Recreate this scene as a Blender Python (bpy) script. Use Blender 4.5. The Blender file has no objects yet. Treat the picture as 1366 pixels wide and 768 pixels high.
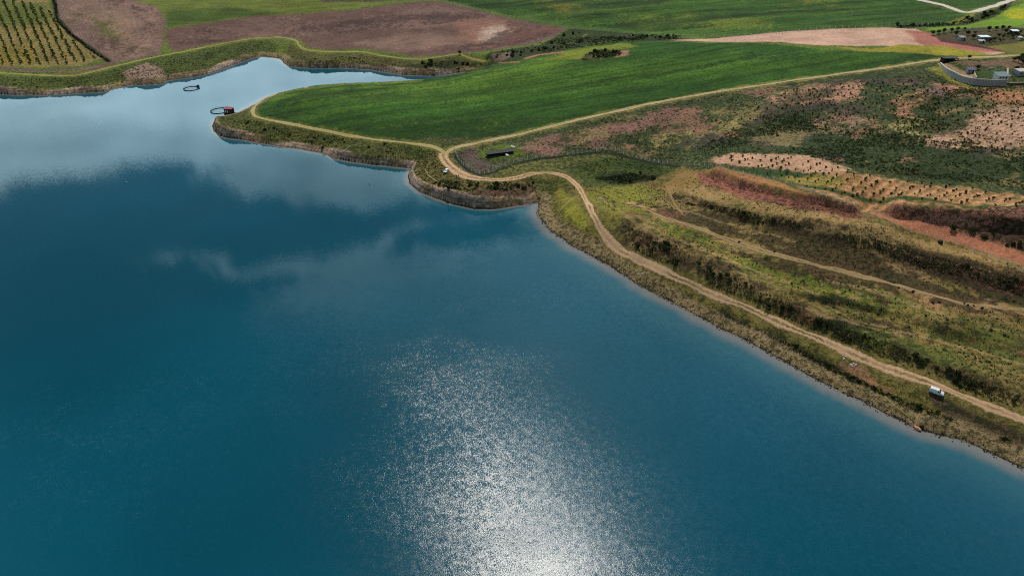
import bpy, math, random
import numpy as np
from mathutils import Vector, Matrix
random.seed(7); rng = np.random.default_rng(11)
sc = bpy.context.scene
COL = sc.collection
f32 = np.float32

# ------------------------------------------------------------------ camera
CAMZ, PITCH, FPX = 160.0, math.radians(33.5), 911.0
cam_d = bpy.data.cameras.new('camera'); cam = bpy.data.objects.new('camera', cam_d); COL.objects.link(cam)
cam.location = (0, 0, CAMZ); cam.rotation_euler = (math.pi/2 - PITCH, 0, 0)
cam_d.sensor_width = 36.0; cam_d.lens = 36.0*FPX/1366.0; cam_d.clip_end = 20000; cam_d.clip_start = 1.0
sc.camera = cam
FW = np.array([0, math.cos(PITCH), -math.sin(PITCH)]); UP = np.array([0, math.sin(PITCH), math.cos(PITCH)])
def rays(p):
    p = np.asarray(p, float)
    u = (p[:, 0]-683)/FPX; v = (384-p[:, 1])/FPX
    return np.stack([u, FW[1]+v*UP[1], FW[2]+v*UP[2]], 1)
def plane(p, z):                                    # a traced point of known height, in metres
    d = rays(p); t = (np.asarray(z, float)-CAMZ)/d[:, 2]
    return d[:, :2]*t[:, None]

# ------------------------------------------------------------------ numeric helpers
def sstep(a, b, x):
    t = np.clip((x-a)/(b-a), 0, 1); return t*t*(3-2*t)
def vnoise(x, y, seed=0):
    xi = np.floor(x).astype(np.int64); yi = np.floor(y).astype(np.int64)
    fx = (x-xi); fy = (y-yi); fx = fx*fx*(3-2*fx); fy = fy*fy*(3-2*fy)
    def h(a, b):
        n = (a*374761393 + b*668265263 + seed*974711) & 0xffffffff
        n = ((n ^ (n >> 13))*1274126177) & 0xffffffff
        n = ((n ^ (n >> 16))*2246822519) & 0xffffffff
        return ((n ^ (n >> 15)) & 0xffff)/65535.0
    a = h(xi, yi); b = h(xi+1, yi); c = h(xi, yi+1); d = h(xi+1, yi+1)
    return (a*(1-fx)+b*fx)*(1-fy) + (c*(1-fx)+d*fx)*fy
def fbm(x, y, sc_, seed=0, oct=3):
    s = 0; a = 1; t = 0
    for k in range(oct):
        s = s + a*(vnoise(x*sc_*2**k+17.3*k, y*sc_*2**k-9.1*k, seed+k)-.5); t += a; a *= .5
    return s/t*2                                       # about -1..1
def seg_dist(x, y, a, b):
    dx, dy = b[0]-a[0], b[1]-a[1]; L = dx*dx+dy*dy+1e-9
    t = np.clip(((x-a[0])*dx+(y-a[1])*dy)/L, 0, 1)
    return np.hypot(x-(a[0]+t*dx), y-(a[1]+t*dy)), t
def poly_sd(x, y, P, extra=None):                      # signed distance, + inside; extra: value per vertex carried from the nearest edge
    best = np.full(x.shape, 1e9); ins = np.zeros(x.shape, bool); ev = np.zeros(x.shape)
    n = len(P)
    for i in range(n):
        a, b = P[i], P[(i+1) % n]
        d, t = seg_dist(x, y, a, b); m = d < best
        best = np.where(m, d, best)
        if extra is not None: ev = np.where(m, extra[i]*(1-t)+extra[(i+1) % n]*t, ev)
        c = (a[1] > y) != (b[1] > y)
        if a[1] != b[1]: ins ^= c & (x < (b[0]-a[0])*(y-a[1])/(b[1]-a[1])+a[0])
    sd = np.where(ins, best, -best)
    return (sd, ev) if extra is not None else sd
def line_d(x, y, P):
    best = np.full(x.shape, 1e9)
    for a, b in zip(P[:-1], P[1:]): best = np.minimum(best, seg_dist(x, y, a, b)[0])
    return best
def lin(r, g, b): return tuple(((c/255+.055)/1.055)**2.4 if c > 10 else c/255/12.92 for c in (r, g, b))
GAIN = 1.0
def alb(r, g, b): return np.array(lin(r, g, b))*GAIN

# ------------------------------------------------------------------ lake outline (traced at water level; last number: how rocky the bank is)
SHORE = [(1760,770,.2),(1560,700,.2),(1440,655,.2),(1366,625,.2),(1330,609,.2),(1290,590,.2),(1250,579,.2),(1225,573,.2),(1180,549,.2),(1130,527,.2),(1090,509,.2),
 (1050,485,.2),(1010,462,.2),(960,438,.2),(915,413,.2),(880,395,.2),(845,376,.2),(815,355,.2),(785,340,.2),(757,325,.2),(735,308,.2),(722,292,.2),
 (718,281,.3),(719,270,.4),(700,273,.8),(680,276,1),(655,279,1),(632,278,1),(605,272,1),(580,264,.8),(558,255,.7),(547,245,.6),(544,235,.7),(549,225,1),
 (530,223,1),(500,220,1),(470,217,1),(445,212,.9),(432,205,.6),(415,202,.5),(395,198,.7),(370,195,1),(345,191,1),(325,187,1),(305,184,1),(293,181,1),(284,175,1),
 (282,168,.9),(287,160,.6),(300,155,.4),(318,150,.3),(336,141,.3),(354,131,.3),(380,124,.3),(420,117.5,.3),(480,115,.3),(555,112.5,.3),(600,109,.3),(628,102,.3),(640,97,.3),
 (620,96,.5),(601,99,.7),(579,101.5,.9),(539,100,.9),(510,96,.8),(489,92.5,.8),(455,91,1),(415,91,1),(385,89,1),(377,83,.5),(373,78,.3),(350,75,.3),
 (344,76,.7),(330,80,.9),(310,87,1),(290,95,1),(270,101,1),(245,105,1),(224,107.5,.9),(215,112,1),(190,114,1),(176,113.5,.8),(160,116,.5),(150,118,.6),(140,122.5,1),(100,125,1),
 (60,127,1),(30,127,1),(0,126,1),(-80,128,.9),(-220,128,.8),(-420,135,.8),(-700,140,.7)]
LAKE = plane([s[:2] for s in SHORE], 0.0); ROCKY = np.array([s[2] for s in SHORE]+[.3]*4)
yl = LAKE[-1][1]
LAKE = np.vstack([LAKE, [[-1800, yl-120], [-1800, -900], [900, -900], [900, -200]]])
# wobble the outline between the traced points
def densify(P, R, step=4.0):
    o, r = [], []
    for i in range(len(P)):
        a, b = P[i], P[(i+1) % len(P)]; n = max(1, int(min(np.linalg.norm(b-a), 60)/step))
        for k in range(n):
            t = k/n; o.append(a*(1-t)+b*t); r.append(R[i]*(1-t)+R[(i+1) % len(P)]*t)
    return np.array(o), np.array(r)
LAKE, ROCKY = densify(LAKE, ROCKY)
nn = np.stack([fbm(LAKE[:, 0], LAKE[:, 1], .12, 5), fbm(LAKE[:, 0], LAKE[:, 1], .12, 9)], 1)
LAKE = LAKE + nn*1.1

# ------------------------------------------------------------------ land heights
CTRL = [(1366,560,6.5),(1248,515,6.3),(1150,478,6),(1050,435,6),(960,397,6),(900,370,6.3),(845,343,6.6),(808,315,7),(783,270,7),(755,236,7.5),(710,232,7),(660,240,6.5),(615,232,6.5),(592,205,6.5),
 (1250,450,10),(1100,405,9.5),(1000,370,10),(900,320,10.5),(840,275,9.5),(1366,470,11.5),(870,283,11),(1000,330,13),(1180,375,14),(1300,408,14),(1366,413,15),(940,310,12.3),(1090,352,13.4),
 (925,238,14.5),(960,253,15),(1000,266,16),(1060,278,17),(1130,291,18.3),(1190,302,19.3),(1250,317,20.3),(1310,331,21),(1366,350,21.5),
 (940,226,17.5),(980,243,20.5),(1010,251,22.5),(1060,261,25),(1100,270,26.5),(1140,279,27.3),(1180,281,28),(1250,282,29),(1300,281,29.4),(1366,286,30),
 (905,223,14.5),(1040,242,23.5),(1130,250,26),(1250,262,28),(1300,255,28.5),(1000,180,20),(1150,190,24),(1300,190,28.5),(1000,140,21.5),(1150,130,26),(1300,135,30),(1366,180,30.5),(1366,250,30),
 (830,222,7.5),(880,236,8.5),(790,235,7.5),(720,207,8.5),(665,205,8),(622,215,7),(900,200,14),(860,170,13),(800,180,11),(760,197,9),(900,150,16),(960,137,18.5),
 (345,155,5.5),(365,150,6.8),(450,150,9.5),(450,122,10.3),(400,120,9),(560,165,9.5),(560,116,10.8),(490,183,5.8),(440,174,5.8),(545,192,6.2),(395,167,5.8),(480,113,10.2),
 (620,97,12),(690,82,15.5),(760,67,19.5),(850,56,24),(950,58,26),(1100,67,29),(1250,72,32),(690,180,8.5),(800,152,13),(940,124,18),(1100,100,24),(1250,80,30.5),(1366,73,33),(700,140,12),(800,110,17),(900,90,21),(1000,85,24.5),(620,150,10.5),
 (740,42,17),(650,70,9),(600,40,13),(600,72,7.5),(450,58,8),(450,40,12),(450,20,16),(580,5,19.5),(700,0,22),(780,20,22),(850,44,21),(950,20,27),(950,0,29),(950,45,25.5),(1100,40,29.5),(1200,20,33),(1366,0,39),(1366,40,35),(1300,55,33),(1280,25,34),
 (560,80,6),(510,76,6),(430,68,6),(400,60,6),(370,50,6),(330,54,6),(280,62,6),(230,72,6),(190,80,6),(140,92,6),(100,101,6),(60,101,6),(0,98,6),(60,60,12),(60,20,18),(60,0,21),(150,50,12),(200,20,17),(200,0,21),(300,30,13.5),(300,0,20.5),(400,0,21.5),
 (1520,560,10),(1520,450,15),(1520,330,24),(1520,200,32),(1520,100,34),(-200,100,6),(-200,40,15),(-200,0,21),
 (-300,-50,30),(0,-50,30),(300,-50,31),(600,-50,31),(900,-50,38),(1200,-50,44),(1500,-50,50),(1800,-50,54),(1800,200,36),(1800,450,22),(-500,60,14)]
C = np.array(CTRL, float)
CXY = plane(C[:, :2], C[:, 2])
def bank(d, rock):
    g = sstep(0, 26, d)
    return g, rock*3.6*sstep(0.0, 3.5, d)*(1-g) + .5*sstep(0, 3, d)*(1-g)
dC, rC = poly_sd(CXY[:, 0], CXY[:, 1], LAKE, ROCKY)
g, b = bank(-dC, rC)
keep = -dC > 7
K = CXY[keep]; KP = ((C[:, 2]-b)/np.maximum(g, .25))[keep]
far = np.array([[-1500, 1800], [0, 2000], [1500, 1800], [-2500, 900], [2500, 900], [0, 3500], [2500, 3000], [-2500, 3000], [1500, 100]], float)
K = np.vstack([K, far]); KP = np.concatenate([KP, [60, 70, 110, 40, 110, 120, 160, 90, 70]])
def U(r2): return np.where(r2 > 0, .5*r2*np.log(r2+1e-12), 0)
S = 100.0
n = len(K); Kn = K/S
A = np.zeros((n+3, n+3)); r2 = ((Kn[:, None]-Kn[None])**2).sum(2); A[:n, :n] = U(r2)+np.eye(n)*.02; A[:n, n] = 1; A[:n, n+1:] = Kn; A[n, :n] = 1; A[n+1:, :n] = Kn.T
wt = np.linalg.solve(A, np.concatenate([KP, [0, 0, 0]]))
def tps(x, y):
    x = x/S; y = y/S; s = wt[n]+wt[n+1]*x+wt[n+2]*y
    for i in range(n): s = s+wt[i]*U((x-Kn[i, 0])**2+(y-Kn[i, 1])**2)
    return s
# the sheet: rings that widen with distance, so that far ground costs no more than near ground
r = [95.0]
while r[-1] < 1150: r.append(r[-1]+max(.45, r[-1]*.0031))
while r[-1] < 6000: r.append(r[-1]*1.06)
RR = np.array(r)
an = list(np.arange(-.72, .7201, .0013)); lo = [an[0]-.02*k*(1+.15*k) for k in range(1, 15)][::-1]; hi = [an[-1]+.02*k*(1+.15*k) for k in range(1, 15)]
TH = np.array(lo+an+hi)
T2, R2 = np.meshgrid(TH, RR); X = (R2*np.sin(T2)); Y = (R2*np.cos(T2)); SHP = X.shape
X = X.ravel(); Y = Y.ravel()
D, RK = poly_sd(X, Y, LAKE, ROCKY); D = -D
land = np.clip(tps(X, Y), 3, 170)
RK = np.clip(RK + .35*fbm(X, Y, .05, 3), 0, 1.2)
g, b = bank(D, RK); b = b*(1+.75*fbm(X, Y, .035, 13, 3))
scr = fbm(X, Y, .05, 21, 4)*1.1 + fbm(X, Y, .35, 31, 3)*.28
Z = land*g + b + scr*sstep(3, 40, D)*(.55+.9*sstep(20, 50, X)*sstep(330, 290, Y)) + (fbm(X, Y, .5, 41, 3)*.45*RK + .1)*sstep(.3, 3, D)*(1-g)
# ledges in the rocky bank
led = RK*(1-sstep(6, 14, D))*sstep(.3, 1.5, D)
Z = Z + led*.35*np.sin(Z*5.0+fbm(X, Y, .1, 51)*2)
Z = np.where(D < 0, np.maximum(D*.28, -7), Z)
N0 = len(X)
def _grid(a):
    G = a.reshape(SHP)
    def f(x, y):
        x = np.asarray(x, float); y = np.asarray(y, float)
        rr = np.hypot(x, y); th = np.arctan2(x, y)
        i = np.clip(np.searchsorted(RR, rr)-1, 0, len(RR)-2); j = np.clip(np.searchsorted(TH, th)-1, 0, len(TH)-2)
        u = np.clip((rr-RR[i])/(RR[i+1]-RR[i]), 0, 1); v = np.clip((th-TH[j])/(TH[j+1]-TH[j]), 0, 1)
        return (G[i, j]*(1-v)+G[i, j+1]*v)*(1-u)+(G[i+1, j]*(1-v)+G[i+1, j+1]*v)*u
    return f
def hit(p, hf):                                           # where a line of sight meets the ground
    d = rays(p); d = d/np.linalg.norm(d, axis=1)[:, None]
    t = np.full(len(d), 120.0); done = np.zeros(len(d), bool)
    for k in range(1400):
        st = np.maximum(.8, t*.003)
        q = t+st; below = CAMZ+d[:, 2]*q <= hf(d[:, 0]*q, d[:, 1]*q)
        done |= below; t = np.where(done, t, q)
        if done.all() or k > 1390: break
    lo_, hi_ = t, t+np.maximum(.8, t*.003)
    for _ in range(14):
        m = (lo_+hi_)/2; bl = CAMZ+d[:, 2]*m <= hf(d[:, 0]*m, d[:, 1]*m)
        hi_ = np.where(bl, m, hi_); lo_ = np.where(bl, lo_, m)
    t = np.minimum(hi_, 1300)
    return np.stack([d[:, 0]*t, d[:, 1]*t], 1)
# steeper faces along the two red cuttings
hf = _grid(Z)
for q, amp, wd_ in [([(936,231),(958,240),(985,251),(1010,257),(1060,268),(1100,277),(1150,288)], 4.2, 1.5), ([(1168,285),(1250,296),(1300,300),(1366,308),(1430,318)], 5.0, 1.9),
        ([(832,303),(880,330),(950,366),(1040,412),(1100,438),(1200,478),(1300,512),(1420,556)], 2.0, 3.0), ([(896,260),(960,282),(1080,313),(1200,346),(1300,372),(1420,402)], 2.2, 3.0), ([(1030,392),(1100,406),(1180,420),(1240,436),(1320,462)], 1.6, 1.6)]:
    Pq = hit(q, hf); best = np.full(N0, 1e9); sg = np.zeros(N0); tt = np.zeros(N0); cum = 0
    tot = np.linalg.norm(np.diff(Pq, axis=0), axis=1).sum()
    for a, b_ in zip(Pq[:-1], Pq[1:]):
        d_, t_ = seg_dist(X, Y, a, b_); L_ = np.linalg.norm(b_-a); cr = (b_[0]-a[0])*(Y-a[1])-(b_[1]-a[1])*(X-a[0]); m_ = d_ < best
        best = np.where(m_, d_, best); sg = np.where(m_, np.sign(cr), sg); tt = np.where(m_, (cum+t_*L_)/tot, tt); cum += L_
    sdd = best*sg+.9*fbm(X, Y, .12, 97, 3)
    prof_ = sstep(-wd_, wd_, sdd)-sstep(-wd_, 28, sdd)
    Z = Z+amp*prof_*sstep(0, .10, tt)*(1-sstep(.94, 1, tt))*(best < 29)
# raised yard behind the curved stone wall
hf = _grid(Z)
WALL_PX = [(1254,86),(1259,94),(1267,101.5),(1278,108),(1292,112.5),(1308,114.6),(1325,115.3),(1341,115)]
WALL = hit(WALL_PX, hf)
YARD = np.vstack([WALL, hit([(1343,93),(1300,86),(1270,83)], hf)])
msk = (np.abs(X-YARD[:, 0].mean()) < 80) & (np.abs(Y-YARD[:, 1].mean()) < 80)
sd = poly_sd(X[msk], Y[msk], YARD)
lift = 2.6*sstep(.2, 1.6, sd)*sstep(0, 22, X[msk]-WALL[0][0]+2)
Z[msk] += lift
hf = _grid(Z); Df = _grid(D)
def at(px, py): 
    q = hit([(px, py)], hf)[0]; return Vector((q[0], q[1], float(hf(q[0], q[1]))))
def P2W(p): return hit(p, hf)
def mpp(v): return (v.y*FW[1]+(v.z-CAMZ)*FW[2])/FPX      # metres per pixel of the photograph at a point

# ------------------------------------------------------------------ land cover
N = len(X)
ca = np.tile(alb(104, 98, 52), (N, 1)); cb = np.tile(alb(48, 56, 28), (N, 1))
frac = np.full(N, .5); rowa = np.zeros(N); strk = np.zeros(N); bmp = np.full(N, .55); strata = np.zeros(N); fc = np.zeros(N); fd = np.zeros(N)
def region(px, a, b, fr=.5, w=1.2, nz=2.0, ns=.08, world=False, rag=1.25, **kw):
    P = np.array(px, float) if world else P2W(px)
    mg = nz*2+w+3; I = np.where((X > P[:, 0].min()-mg) & (X < P[:, 0].max()+mg) & (Y > P[:, 1].min()-mg) & (Y < P[:, 1].max()+mg))[0]
    if not len(I): return
    x, y = X[I], Y[I]
    sd = poly_sd(x, y, P) + nz*rag*fbm(x, y, ns, 61+len(px), 3) + nz*.7*fbm(x, y, .45, 93, 2)
    apply(I, sstep(-w, w, sd), a, b, fr, **kw)
def apply(I, m, a, b, fr, row=0, rdir=0, rsp=3.0, streak=0, bump=.5, st=0, op=1.0):
    m = m*op
    ca[I] += (alb(*a)-ca[I])*m[:, None]; cb[I] += (alb(*b)-cb[I])*m[:, None]; frac[I] += (fr-frac[I])*m
    rowa[I] += (row-rowa[I])*m; strk[I] += (streak-strk[I])*m; bmp[I] += (bump-bmp[I])*m; strata[I] += (st-strata[I])*m
    if row or streak:
        J = I[m > .02]; c, s = math.cos(rdir), math.sin(rdir)
        fc[J] = (-X[J]*s+Y[J]*c)/rsp; fd[J] = (X[J]*c+Y[J]*s)/rsp
def stripe(px, wid, a, b, fr=.4, w=.6, nz=.6, world=False, **kw):
    P = np.array(px, float) if world else P2W(px)
    mg = wid+w+4; I = np.where((X > P[:, 0].min()-mg) & (X < P[:, 0].max()+mg) & (Y > P[:, 1].min()-mg) & (Y < P[:, 1].max()+mg))[0]
    d = line_d(X[I], Y[I], P) + nz*fbm(X[I], Y[I], .2, 77, 2)
    apply(I, 1-sstep(wid-w, wid+w, d), a, b, fr, **kw)
# far ground outside the photograph: pasture and tilled land
allI = np.arange(N)
apply(allI, sstep(380, 520, Y), (92, 104, 42), (58, 70, 32), .45, bump=.3)
apply(allI, sstep(.0, .5, fbm(X, Y, .006, 71, 3))*sstep(700, 900, Y), (112, 84, 74), (92, 72, 60), .4, bump=.3)
# --- banks
region([(282,150),(340,135),(400,163),(560,188),(592,208),(620,238),(720,228),(760,236),(800,315),(740,330),(690,290),(540,270),(420,225),(270,190)], (88, 86, 42), (46, 54, 26), .55)
region([(545,225),(580,205),(605,235),(650,245),(700,240),(722,268),(640,282),(560,262)], (104, 92, 50), (56, 58, 30), .5)
region([(640,252),(712,244),(722,262),(690,274),(620,268)], (96, 76, 58), (66, 54, 42), .5)
region([(0,96),(100,99),(190,78),(290,58),(350,49),(372,60),(360,80),(240,108),(120,128),(-100,132),(-100,96)], (82, 88, 36), (42, 52, 25), .52)
region([(378,86),(390,55),(420,66),(480,68),(560,78),(610,72),(650,78),(625,99),(540,104),(440,95)], (92, 88, 44), (54, 56, 32), .5)
region([(560,86),(600,80),(640,84),(620,98),(560,102),(520,95)], (62, 62, 36), (38, 42, 26), .5)
region([(165,97),(195,83),(218,92),(224,106),(200,113),(170,110)], (150, 122, 105), (104, 84, 76), .5, bump=.8)
# --- far green cropland along the top
G1, G2 = (50, 76, 21), (36, 58, 18)
region([(585,-3),(640,12),(700,24),(757,35),(800,41),(900,46),(1000,48),(1060,44),(1150,37),(1225,36),(1265,31),(1290,20),(1240,7),(1222,-3),(1210,-50),(520,-50)], G1, G2, .45, w=1.5, nz=1, streak=1.1, rdir=.12, rsp=11, bump=.15)
region([(640,30),(760,40),(860,48),(960,50),(1060,46),(1000,40),(900,38),(800,33),(700,20)], (74, 100, 30), (44, 70, 24), .4, w=12, nz=12, op=.6, streak=.4, rdir=.1, bump=.15)
region([(835,22),(900,22),(990,24),(1030,34),(960,38),(860,36)], (112, 114, 34), (62, 84, 28), .5, w=16, nz=22, op=.7, bump=.2)
region([(728,0),(752,-2),(770,10),(755,16),(740,12)], (118, 98, 32), (80, 82, 28), .4, w=12, nz=14, op=.7, bump=.2)
region([(1060,-2),(1110,-3),(1100,6),(1070,8)], (112, 112, 34), (58, 80, 28), .4, w=14, nz=16, op=.7, bump=.2)
region([(1236,0),(1292,14),(1345,-1),(1345,-40),(1230,-40)], G1, G2, .4, nz=.5, streak=.5, rdir=.1, bump=.15)
region([(1366,4),(1420,0),(1420,45),(1366,40),(1310,36),(1232,42),(1240,37),(1290,34),(1320,26),(1338,14)], (104, 128, 34), (80, 110, 34), .4, nz=.6, streak=.3, rdir=.2, bump=.15)
region([(1352,14),(1380,8),(1380,24),(1345,24)], (170, 158, 24), (124, 132, 30), .4, w=10, nz=10, bump=.2)
region([(1292,22),(1335,10),(1350,3),(1345,12),(1330,22),(1285,34),(1255,36)], (62, 66, 34), (38, 46, 26), .5, nz=1)
region([(1200,34),(1250,31),(1275,32),(1240,36),(1195,38)], (34, 44, 24), (24, 32, 20), .5, nz=.5)
region([(1265,30),(1300,17),(1300,22),(1275,33)], (128, 122, 44), (90, 94, 40), .5, nz=1)
# --- strips of olive pasture, top left
region([(158,-3),(230,-40),(620,-40),(560,-1),(470,12),(340,20),(225,37),(217,22),(205,10)], (94, 100, 42), (74, 84, 36), .42, streak=.5, rdir=.1, bump=.15, nz=.8)
region([(228,14),(300,10),(380,18),(300,26),(225,36),(219,25)], (66, 82, 30), (52, 66, 28), .45, w=4, nz=3, streak=.35, rdir=.1, bump=.2)
region([(420,-3),(560,-6),(555,0),(500,3),(430,3)], (84, 72, 56), (60, 58, 42), .5, w=2)
# --- ploughed slopes
region([(73,-4),(160,-4),(210,10),(222,30),(214,72),(180,80),(148,84),(138,74),(100,48),(80,28)], (112, 87, 78), (90, 70, 64), .45, nz=1, row=.16, rdir=-1.0, rsp=2.2, streak=.3, bump=.25)
region([(112,4),(150,2),(178,48),(190,72),(160,76),(140,50),(120,24)], (86, 84, 30), (72, 70, 44), .45, w=7, nz=6, op=.8, streak=.3, rdir=-1.0, rsp=2.2, bump=.25)
region([(165,20),(205,30),(205,55),(175,50)], (86, 68, 60), (76, 60, 54), .4, w=8, nz=5, op=.7, streak=.25, rdir=-1, bump=.25)
region([(222,39),(340,21),(470,14),(560,2),(588,2),(640,15),(700,28),(757,37.5),(738,50),(715,58),(660,66),(600,73),(555,76),(520,69),(480,65),(440,66),(410,63),(404,55),(392,50),(340,52),(290,58),(240,68),(226,66),(221,52)],
       (98, 74, 65), (82, 62, 56), .45, nz=.8, row=.10, rdir=.35, rsp=2.0, streak=.22, bump=.22)
region([(600,30),(650,24),(690,34),(700,50),(670,62),(620,60),(610,44)], (136, 98, 82), (112, 82, 74), .4, w=12, nz=9, op=.8, streak=.3, rdir=.35, bump=.2)
region([(645,36),(672,34),(688,46),(660,56),(636,54)], (164, 142, 128), (144, 118, 104), .4, w=7, nz=6, op=.9, streak=.3, rdir=.35, bump=.2)
region([(540,46),(590,44),(610,54),(560,68),(500,66),(470,58)], (130, 102, 90), (112, 88, 80), .4, w=10, nz=7, op=.8, streak=.3, rdir=.35, bump=.2)
region([(520,28),(560,26),(600,34),(560,40),(520,38)], (124, 96, 84), (104, 80, 74), .4, w=10, nz=7, op=.6, streak=.3, rdir=.35, bump=.2)
# --- orchard slope, far left
region([(-80,-20),(62,-4),(72,22),(90,46),(138,78),(110,88),(60,90),(-80,84)], (142, 112, 76), (88, 92, 42), .52, nz=1, bump=.4)
region([(-80,-5),(60,5),(70,28),(40,34),(-80,36)], (98, 102, 44), (62, 76, 34), .55, w=6, nz=6, op=.8)
region([(-80,60),(40,62),(50,84),(-80,84)], (146, 122, 46), (80, 84, 36), .5, w=6, nz=6, op=.7)
stripe([(-20,89),(60,95),(120,91),(150,83)], 2.6, (112, 88, 82), (80, 64, 58), .5)
stripe([(70,98.5),(100,98),(140,89),(160,85)], 1.5, (112, 66, 60), (90, 60, 50), .4)
stripe([(72,0),(76,24),(96,48),(146,82)], 2.2, (58, 52, 40), (36, 38, 26), .5)
# --- main green field on the headland
region([(343,154),(347,143),(358,134),(378,126),(410,119),(480,113),(560,110),(610,98),(660,88),(700,80),(735,71),(770,63),(810,57),(850,55),(900,56),(950,57.5),(1000,58),(1050,61),(1110,68),(1250,69),(1310,73),(1255,79),(1180,91),(1100,101.5),(1020,113.5),(940,124),(860,138.5),(800,152),(740,167),(690,179),(650,187),(618,193),(596,194),(570,188),(540,186),(490,181),(440,171),(390,163),(355,160)],
       (45, 75, 22), (31, 57, 18), .42, w=.8, nz=.6, streak=1.0, rdir=.30, rsp=9.0, bump=.18)
region([(360,134),(420,120),(560,112),(640,96),(730,76),(760,90),(640,116),(500,126),(400,138)], (86, 110, 30), (60, 84, 24), .45, w=9, nz=9, op=.8, streak=.9, rdir=.30, rsp=9.0, bump=.18)
region([(690,92),(800,84),(960,74),(1100,72),(1200,76),(1100,90),(900,108),(740,124),(600,140),(560,130)], (72, 98, 26), (46, 70, 20), .45, w=14, nz=12, op=.5, streak=1.0, rdir=.30, rsp=9.0, bump=.18)
region([(350,158),(380,140),(480,150),(600,160),(720,152),(760,162),(690,179),(600,194),(490,181),(390,163)], (38, 60, 18), (28, 46, 16), .45, w=12, nz=10, op=.7, streak=1.0, rdir=.30, rsp=9.0, bump=.18)
region([(735,79),(752,70),(790,62),(830,58),(850,62),(800,72),(770,80)], (116, 116, 34), (84, 100, 34), .45, w=4, nz=4, op=.9, streak=.2, rdir=.3, bump=.2)
region([(772,82),(780,72),(800,66),(836,68),(838,73),(805,79)], (84, 78, 48), (46, 52, 30), .5, w=1.5, nz=2)
region([(826,69),(838,68),(836,74),(822,76)], (150, 112, 92), (120, 90, 70), .4)
region([(520,186),(600,181),(690,173),(690,181),(650,188),(618,194),(590,195),(545,190)], (44, 56, 24), (30, 44, 22), .5, w=2.5, nz=2, op=.9)
region([(530,190),(570,184),(640,184),(650,187),(600,194),(570,192)], (86, 82, 48), (50, 56, 28), .5, w=1.5, nz=2, op=.7)
# --- overgrown ground behind the inlet
region([(640,84),(655,70),(720,60),(740,50),(760,38),(860,46),(900,50),(940,54),(860,55),(800,57),(745,69),(700,80),(660,87)], (58, 64, 32), (36, 44, 24), .5, nz=1)
stripe([(748,63),(775,52),(782,46)], 1.4, (92, 92, 48), (60, 70, 36), .4)
stripe([(702,78),(720,73),(750,70)], 2.4, (142, 98, 78), (108, 78, 60), .4)
stripe([(668,84),(690,83)], 2.0, (136, 100, 66), (100, 78, 50), .4)
region([(655,72),(680,70),(682,78),(660,82)], (128, 104, 92), (84, 72, 58), .5, w=2, nz=2)
# --- bare pink strip and the yellow grass below it
region([(888,54),(950,52),(1050,42),(1100,38.5),(1180,37),(1222,39),(1250,48),(1300,60),(1350,69),(1320,74),(1285,71),(1240,64),(1180,61),(1100,61),(1040,56),(960,56.5)], (180, 144, 124), (160, 124, 106), .4, w=.8, nz=.7, streak=.15, rdir=.1, bump=.15)
region([(1205,40),(1232,42),(1290,58),(1340,70),(1290,70),(1230,62)], (148, 84, 70), (124, 70, 60), .45, w=3, nz=2, op=.8, bump=.2)
region([(1250,50),(1262,51),(1340,68),(1352,72),(1290,61),(1255,56)], (88, 46, 44), (64, 38, 36), .4, nz=.5)
region([(1110,62),(1165,66),(1200,60),(1260,62),(1325,73),(1285,76),(1200,70),(1140,68)], (140, 124, 40), (104, 108, 38), .45, w=1.5, nz=1.5, bump=.2)
region([(1240,48),(1260,43),(1300,38),(1345,37),(1420,40),(1420,54),(1366,56),(1320,62),(1290,58)], (84, 72, 50), (54, 54, 32), .5, nz=1)
region([(1318,63),(1366,56),(1420,53),(1420,70),(1350,72)], (104, 98, 42), (88, 88, 38), .4, nz=1, bump=.2)
# --- scrubby hillside
region([(600,205),(680,184),(800,154),(940,126),(1100,102),(1250,82),(1420,76),(1420,300),(1180,282),(1040,245),(900,222),(830,204),(700,214),(640,232)], (92, 90, 50), (44, 54, 30), .62, w=1, nz=1)
D1, D2 = (56, 66, 34), (34, 46, 26)
for q in ([(930,200),(1000,160),(1060,150),(1110,175),(1200,165),(1240,150),(1300,190),(1420,215),(1420,270),(1280,245),(1150,225),(1060,208),(960,205)],
          [(1150,110),(1210,100),(1250,100),(1250,120),(1190,128),(1200,150),(1160,140)], [(1270,118),(1330,118),(1310,132),(1240,150),(1215,150)], [(760,196),(830,182),(900,165),(930,175),(870,190),(820,198)], [(1000,128),(1130,103),(1200,95),(1150,108),(1060,122)]):
    region(q, D1, D2, .55, w=6, nz=10, op=.85)
for q, a in (([(860,192),(900,178),(960,160),(1000,158),(985,172),(930,192),(880,205)], (138, 124, 76)), ([(960,150),(1010,138),(1050,130),(1040,145),(1000,155)], (126, 112, 70)), ([(1180,170),(1240,160),(1290,165),(1250,185),(1200,185)], (146, 130, 84)), ([(1300,118),(1366,115),(1420,122),(1420,138),(1330,136)], (120, 92, 66))):
    region(q, a, (72, 74, 42), .45, w=6, nz=10)
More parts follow.
